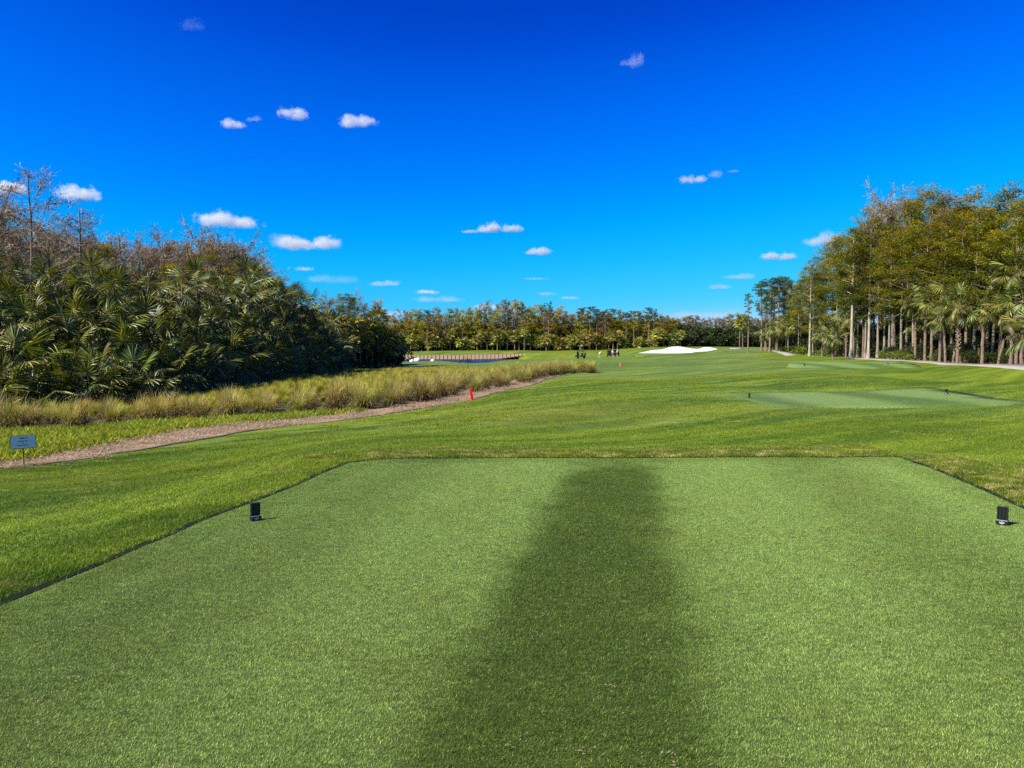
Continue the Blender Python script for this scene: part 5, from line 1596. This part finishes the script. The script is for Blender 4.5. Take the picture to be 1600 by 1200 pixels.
# people
def skin_mesh(name, pts, edges, rad, material, parent, root_i=0):
    me = bpy.data.meshes.new(name); me.from_pydata([tuple(p_) for p_ in pts], edges, []); me.materials.append(material)
    o = link(name, me, parent)
    md = o.modifiers.new('skin', 'SKIN'); md.use_smooth_shade = True
    for i_, rv in enumerate(rad): me.skin_vertices[0].data[i_].radius = (rv, rv)
    me.skin_vertices[0].data[root_i].use_root = True
    sb = o.modifiers.new('sub', 'SUBSURF'); sb.levels = 1; sb.render_levels = 1
    return o
def person(loc, rz, label, bend, shirt, shorts):
    root = thing('person', label, 'person', loc, rz)
    # pelvis, spine..., facing +x; bend leans the upper body forward
    cb_, sb_ = math.cos(bend), math.sin(bend)
    def T(x, y, z):   # rotate about the hip
        dz = z - .95; return (x * cb_ + dz * sb_, y, .95 + dz * cb_ - x * sb_)
    arm = (lambda s_: [T(0, s_ * .19, 1.42), T(.08, s_ * .24, 1.14), T(.30, s_ * .12, .98), T(.36, s_ * .08, .93)]) if not bend else \
          (lambda s_: [T(0, s_ * .19, 1.42), T(.25, s_ * .2, 1.25), T(.50, s_ * .08, 1.2), T(.57, s_ * .05, 1.18)])
    pts = [(0, 0, .95), T(0, 0, 1.15), T(0, 0, 1.40), T(.01, 0, 1.50), T(.02, 0, 1.58), T(.03, 0, 1.66), T(.02, 0, 1.75)]
    rad = [.13, .12, .13, .055, .06, .095, .07]; ed = [(0, 1), (1, 2), (2, 3), (3, 4), (4, 5), (5, 6)]
    for s_ in (-1, 1):
        b0 = len(pts); pts += arm(s_); rad += [.055, .043, .032, .036]; ed += [(2, b0), (b0, b0 + 1), (b0 + 1, b0 + 2), (b0 + 2, b0 + 3)]
        # fingers and thumb
        h_ = np.array(pts[-1]); w_ = np.array(pts[-2]); fd = (h_ - w_) / np.linalg.norm(h_ - w_)
        for f_ in range(4):
            b1 = len(pts); o_ = np.array([0, (f_ - 1.5) * .02, 0]); pts += [tuple(h_ + fd * .04 + o_), tuple(h_ + fd * (.08 + .01 * (1.5 - abs(f_ - 1.5))) + o_ + np.array([0, 0, -.015]))]
            rad += [.010, .008]; ed += [(b0 + 3, b1), (b1, b1 + 1)]
        b1 = len(pts); pts += [tuple(h_ + np.array([.01, -s_ * .04, 0])), tuple(h_ + fd * .035 + np.array([.01, -s_ * .055, -.01]))]; rad += [.011, .009]; ed += [(b0 + 3, b1), (b1, b1 + 1)]
        l0 = len(pts); pts += [(0, s_ * .10, .88), (.03, s_ * .13, .48), (0, s_ * .14, .09), (.16, s_ * .15, .04)]; rad += [.085, .06, .042, .036]; ed += [(0, l0), (l0, l0 + 1), (l0 + 1, l0 + 2), (l0 + 2, l0 + 3)]
    skin_mesh('body', pts, ed, rad, M['skin'], root)
    sp = [(0, 0, .98), T(0, 0, 1.15), T(0, 0, 1.40), T(0, 0, 1.47)]; sr = [.145, .14, .15, .075]; se = [(0, 1), (1, 2), (2, 3)]
    for s_ in (-1, 1):
        a_ = arm(s_); b0 = len(sp); sp += [a_[0], tuple((np.array(a_[0]) * .35 + np.array(a_[1]) * .65))]; sr += [.075, .062]; se += [(2, b0), (b0, b0 + 1)]
    skin_mesh('shirt', sp, se, sr, shirt, root)
    sp = [(0, 0, .97)]; sr = [.15]; se = []
    for s_ in (-1, 1):
        b0 = len(sp); sp += [(0, s_ * .10, .86), (.025, s_ * .13, .55)]; sr += [.105, .085]; se += [(0, b0), (b0, b0 + 1)]
    skin_mesh('shorts', sp, se, sr, shorts, root)
    bmk = bmesh.new(); bmesh.ops.create_icosphere(bmk, subdivisions=2, radius=.108); me = bpy.data.meshes.new('cap'); 
    for v in bmk.verts:
        v.co.z = max(v.co.z, 0.0)
        if v.co.z < .02 and v.co.x > .05: v.co.x *= 1.7
    bmk.to_mesh(me); bmk.free(); me.materials.append(M['white'])
    link('cap', me, root, T(.02, 0, 1.71), (0, bend, 0))
    for s_ in (-1, 1):
        m_ = MB(); m_.box((.06, s_ * .145, .04), (.27, .10, .08), taper=.85); link('shoe', m_.mesh('shoe', M['white']), root)
    for s_ in (-1, 1):
        m_ = MB(); m_.box(T(.118, s_ * .034, 1.67), (.012, .022, .012)); link('eye', m_.mesh('eye', M['hair']), root)
    m_ = MB(); m_.box(T(.128, 0, 1.64), (.03, .022, .04)); link('nose', m_.mesh('nose', M['skin']), root)
    return root
pr = person(on(936.5, 188), R(20), 'golfer in white shirt bending over the ball on the fairway', R(42), M['shirt'], M['khaki'])
person(on(957.3, 189), R(-80), 'golfer in white shirt standing between the two parked carts', 0, M['shirt'], M['trouser'])
person(on(964.5, 189.2), R(-150), 'golfer in pale blue shirt beside the right cart', 0, M['shirt_blue'], M['trouser'])
m_ = MB(); m_.tube([(.62, 0, .75), (.95, .02, .02)], .012, 5); m_.box((.98, .02, .03), (.09, .04, .05))
a = on(936.5, 188); tag(link('golf_club', m_.mesh('golf_club', M['metal']), None, a, (0, 0, R(20))), 'club held by the bending golfer', 'golf club')


# ------------------------------------------------------------------ clouds
def cloud(px, py, w, h, dens, label, n_=3, seed=0, dmax=9500.0):
    d = min(dmax, 950.0 * FPX / max(25, HOR - py)); c = P(px, py, d)
    W, H = w * d / FPX * .5, h * d / FPX * .5
    rr = np.random.default_rng(seed)
    bmk = bmesh.new(); bmesh.ops.create_icosphere(bmk, subdivisions=3, radius=1.25)
    me = bpy.data.meshes.new('cloud'); bmk.to_mesh(me); bmk.free()
    m, nt, out = mat('cloud %d' % seed)
    tc = N(nt, 'ShaderNodeTexCoord')
    # flat base, billowing lobes
    dens_src = None
    lob = []
    for i in range(n_):
        lx = (-.62 + 1.24 * (i + .5) / n_) + rr.normal(0, .1); lz = rr.uniform(-.15, .2); rx = rr.uniform(.65, .95) * (1.7 / n_ + .25); rz_ = rr.uniform(.5, 1.0)
        lob.append((lx, lz, rx, rz_))
    nz = noise(nt, tc.outputs['Object'], 2.6, 5, 0.62, off=tuple(rr.uniform(-20, 20, 3)), stretch=(1, .8, max(.35, H / W)))
    for lx, lz, rx, rz_ in lob:
        mp = N(nt, 'ShaderNodeMapping', vector_type='TEXTURE')
        mp.inputs['Location'].default_value = (lx, 0, lz - .15); mp.inputs['Scale'].default_value = (rx, .75, rz_)
        nt.links.new(tc.outputs['Object'], mp.inputs[0])
        ln = N(nt, 'ShaderNodeVectorMath', operation='LENGTH'); nt.links.new(mp.outputs[0], ln.inputs[0])
        v = math_(nt, 'SUBTRACT', 1.0, ln.outputs['Value'])
        dens_src = v if dens_src is None else math_(nt, 'SMOOTH_MAX', dens_src, v, .25)
    sp = N(nt, 'ShaderNodeSeparateXYZ'); nt.links.new(tc.outputs['Object'], sp.inputs[0])
    base = math_(nt, 'MULTIPLY_ADD', sp.outputs[2], 3.0, 2.0, clamp=True)     # fades under z = -0.66
    f = math_(nt, 'ADD', dens_src, math_(nt, 'MULTIPLY_ADD', nz, 2.3, -1.28))
    f = math_(nt, 'MULTIPLY', f, base)
    f = math_(nt, 'MULTIPLY', math_(nt, 'MULTIPLY', f, 2.0, clamp=True), dens / max(W, 60))
    pv = N(nt, 'ShaderNodeVolumeScatter'); pv.inputs['Color'].default_value = (0.95, 0.95, 0.95, 1); pv.inputs['Anisotropy'].default_value = 0.2
    nt.links.new(f, pv.inputs['Density']); nt.links.new(pv.outputs[0], out.inputs['Volume'])
    me.materials.append(m)
    o = link('cloud', me, None, tuple(c), (0, 0, 0), (W, W * .8, H))
    tag(o, label, 'cloud')
CL = [(14, 291, 56, 36, 10, 'large white cloud cut by the frame above the tallest left cypress', 3), (125, 302, 60, 28, 8, 'puffy cloud above the left trees beside the tallest cypress', 3),
      (358, 344, 92, 30, 9, 'wedge shaped white cloud above the rusty cypresses', 4), (475, 379, 98, 26, 9, 'long bright flat based cloud right of the rusty cypresses', 4),
      (366, 192, 34, 24, 5, 'small triangular cloud, first of three in a high row', 2), (459, 176, 40, 30, 5, 'ragged small cloud, middle of three in a high row', 2), (556, 187, 58, 28, 6, 'two humped cloud, last of three in a high row', 3),
      (396, 185, 20, 12, 2, 'faint wisp beside the small triangular cloud', 2), (300, 39, 34, 24, 0.35, 'barely visible wisp high at the top left of the sky', 2),
      (995, 94, 20, 34, 2.6, 'small upright shred of cloud, highest bright one in the sky', 2), (978, 98, 22, 14, 1.6, 'faint shred touching the small upright cloud', 2),
      (1083, 279, 42, 18, 5, 'lavender cloud in the middle of the right sky', 2), (1117, 271, 18, 18, 2.5, 'tilted wisp right of the lavender cloud', 1), (1149, 267, 18, 6, 1.6, 'thin streak beyond the tilted wisp', 1),
      (766, 356, 36, 20, 8, 'small bright cloud in the centre of a group of three', 2), (735, 361, 20, 9, 3.5, 'tiny oval cloud left of the small bright one', 1), (800, 357, 28, 15, 6, 'tilted small cloud right of the small bright one', 2),
      (841, 393, 44, 14, 7, 'flat small cloud below the group of three', 3), (475, 419, 22, 11, 2.5, 'tiny grey lilac cloud under the long bright one', 1), (515, 436, 80, 18, 1.0, 'faint thin grey streaks over the mid clump of trees', 4),
      (600, 443, 46, 11, 2.5, 'thin lilac cloud above the gap before the far trees', 2), (667, 455, 30, 14, 6, 'small white topped cloud low over the far trees', 1), (687, 466, 72, 16, 2.2, 'flat lilac cloud bank low over the far trees', 3),
      (856, 459, 24, 9, 1.8, 'tiny faint cloud over the dark topped pines', 1), (889, 465, 28, 7, 1.8, 'thin faint cloud just above the dark topped pines', 2), (840, 435, 40, 6, 1.2, 'very faint streak high over the far trees', 2),
      (1212, 399, 54, 17, 7, 'bright cloud left of the right woods', 3), (1155, 431, 46, 13, 2.2, 'slanting lilac cloud low beside the right woods', 2), (1125, 448, 34, 10, 2.0, 'low lilac streak beneath the slanting one', 2),
      (1290, 376, 60, 26, 6, 'pale cloud half hidden behind the right woods', 3), (760, 480, 34, 12, 5, 'white cloud top peeping over the far trees', 2), (605, 492, 60, 14, 4, 'pale cloud low behind the gap left of the far trees', 3), (1100, 492, 120, 14, 2.5, 'long pale cloud bank on the horizon left of the lone pine', 5)]
for i, (px, py, w, h, dn, lb, n_) in enumerate(CL):
    cloud(px, py, w * 1.12, h * 1.2, dn * 0.34, lb, n_, 900 + i)
print('objects', len(bpy.data.objects))
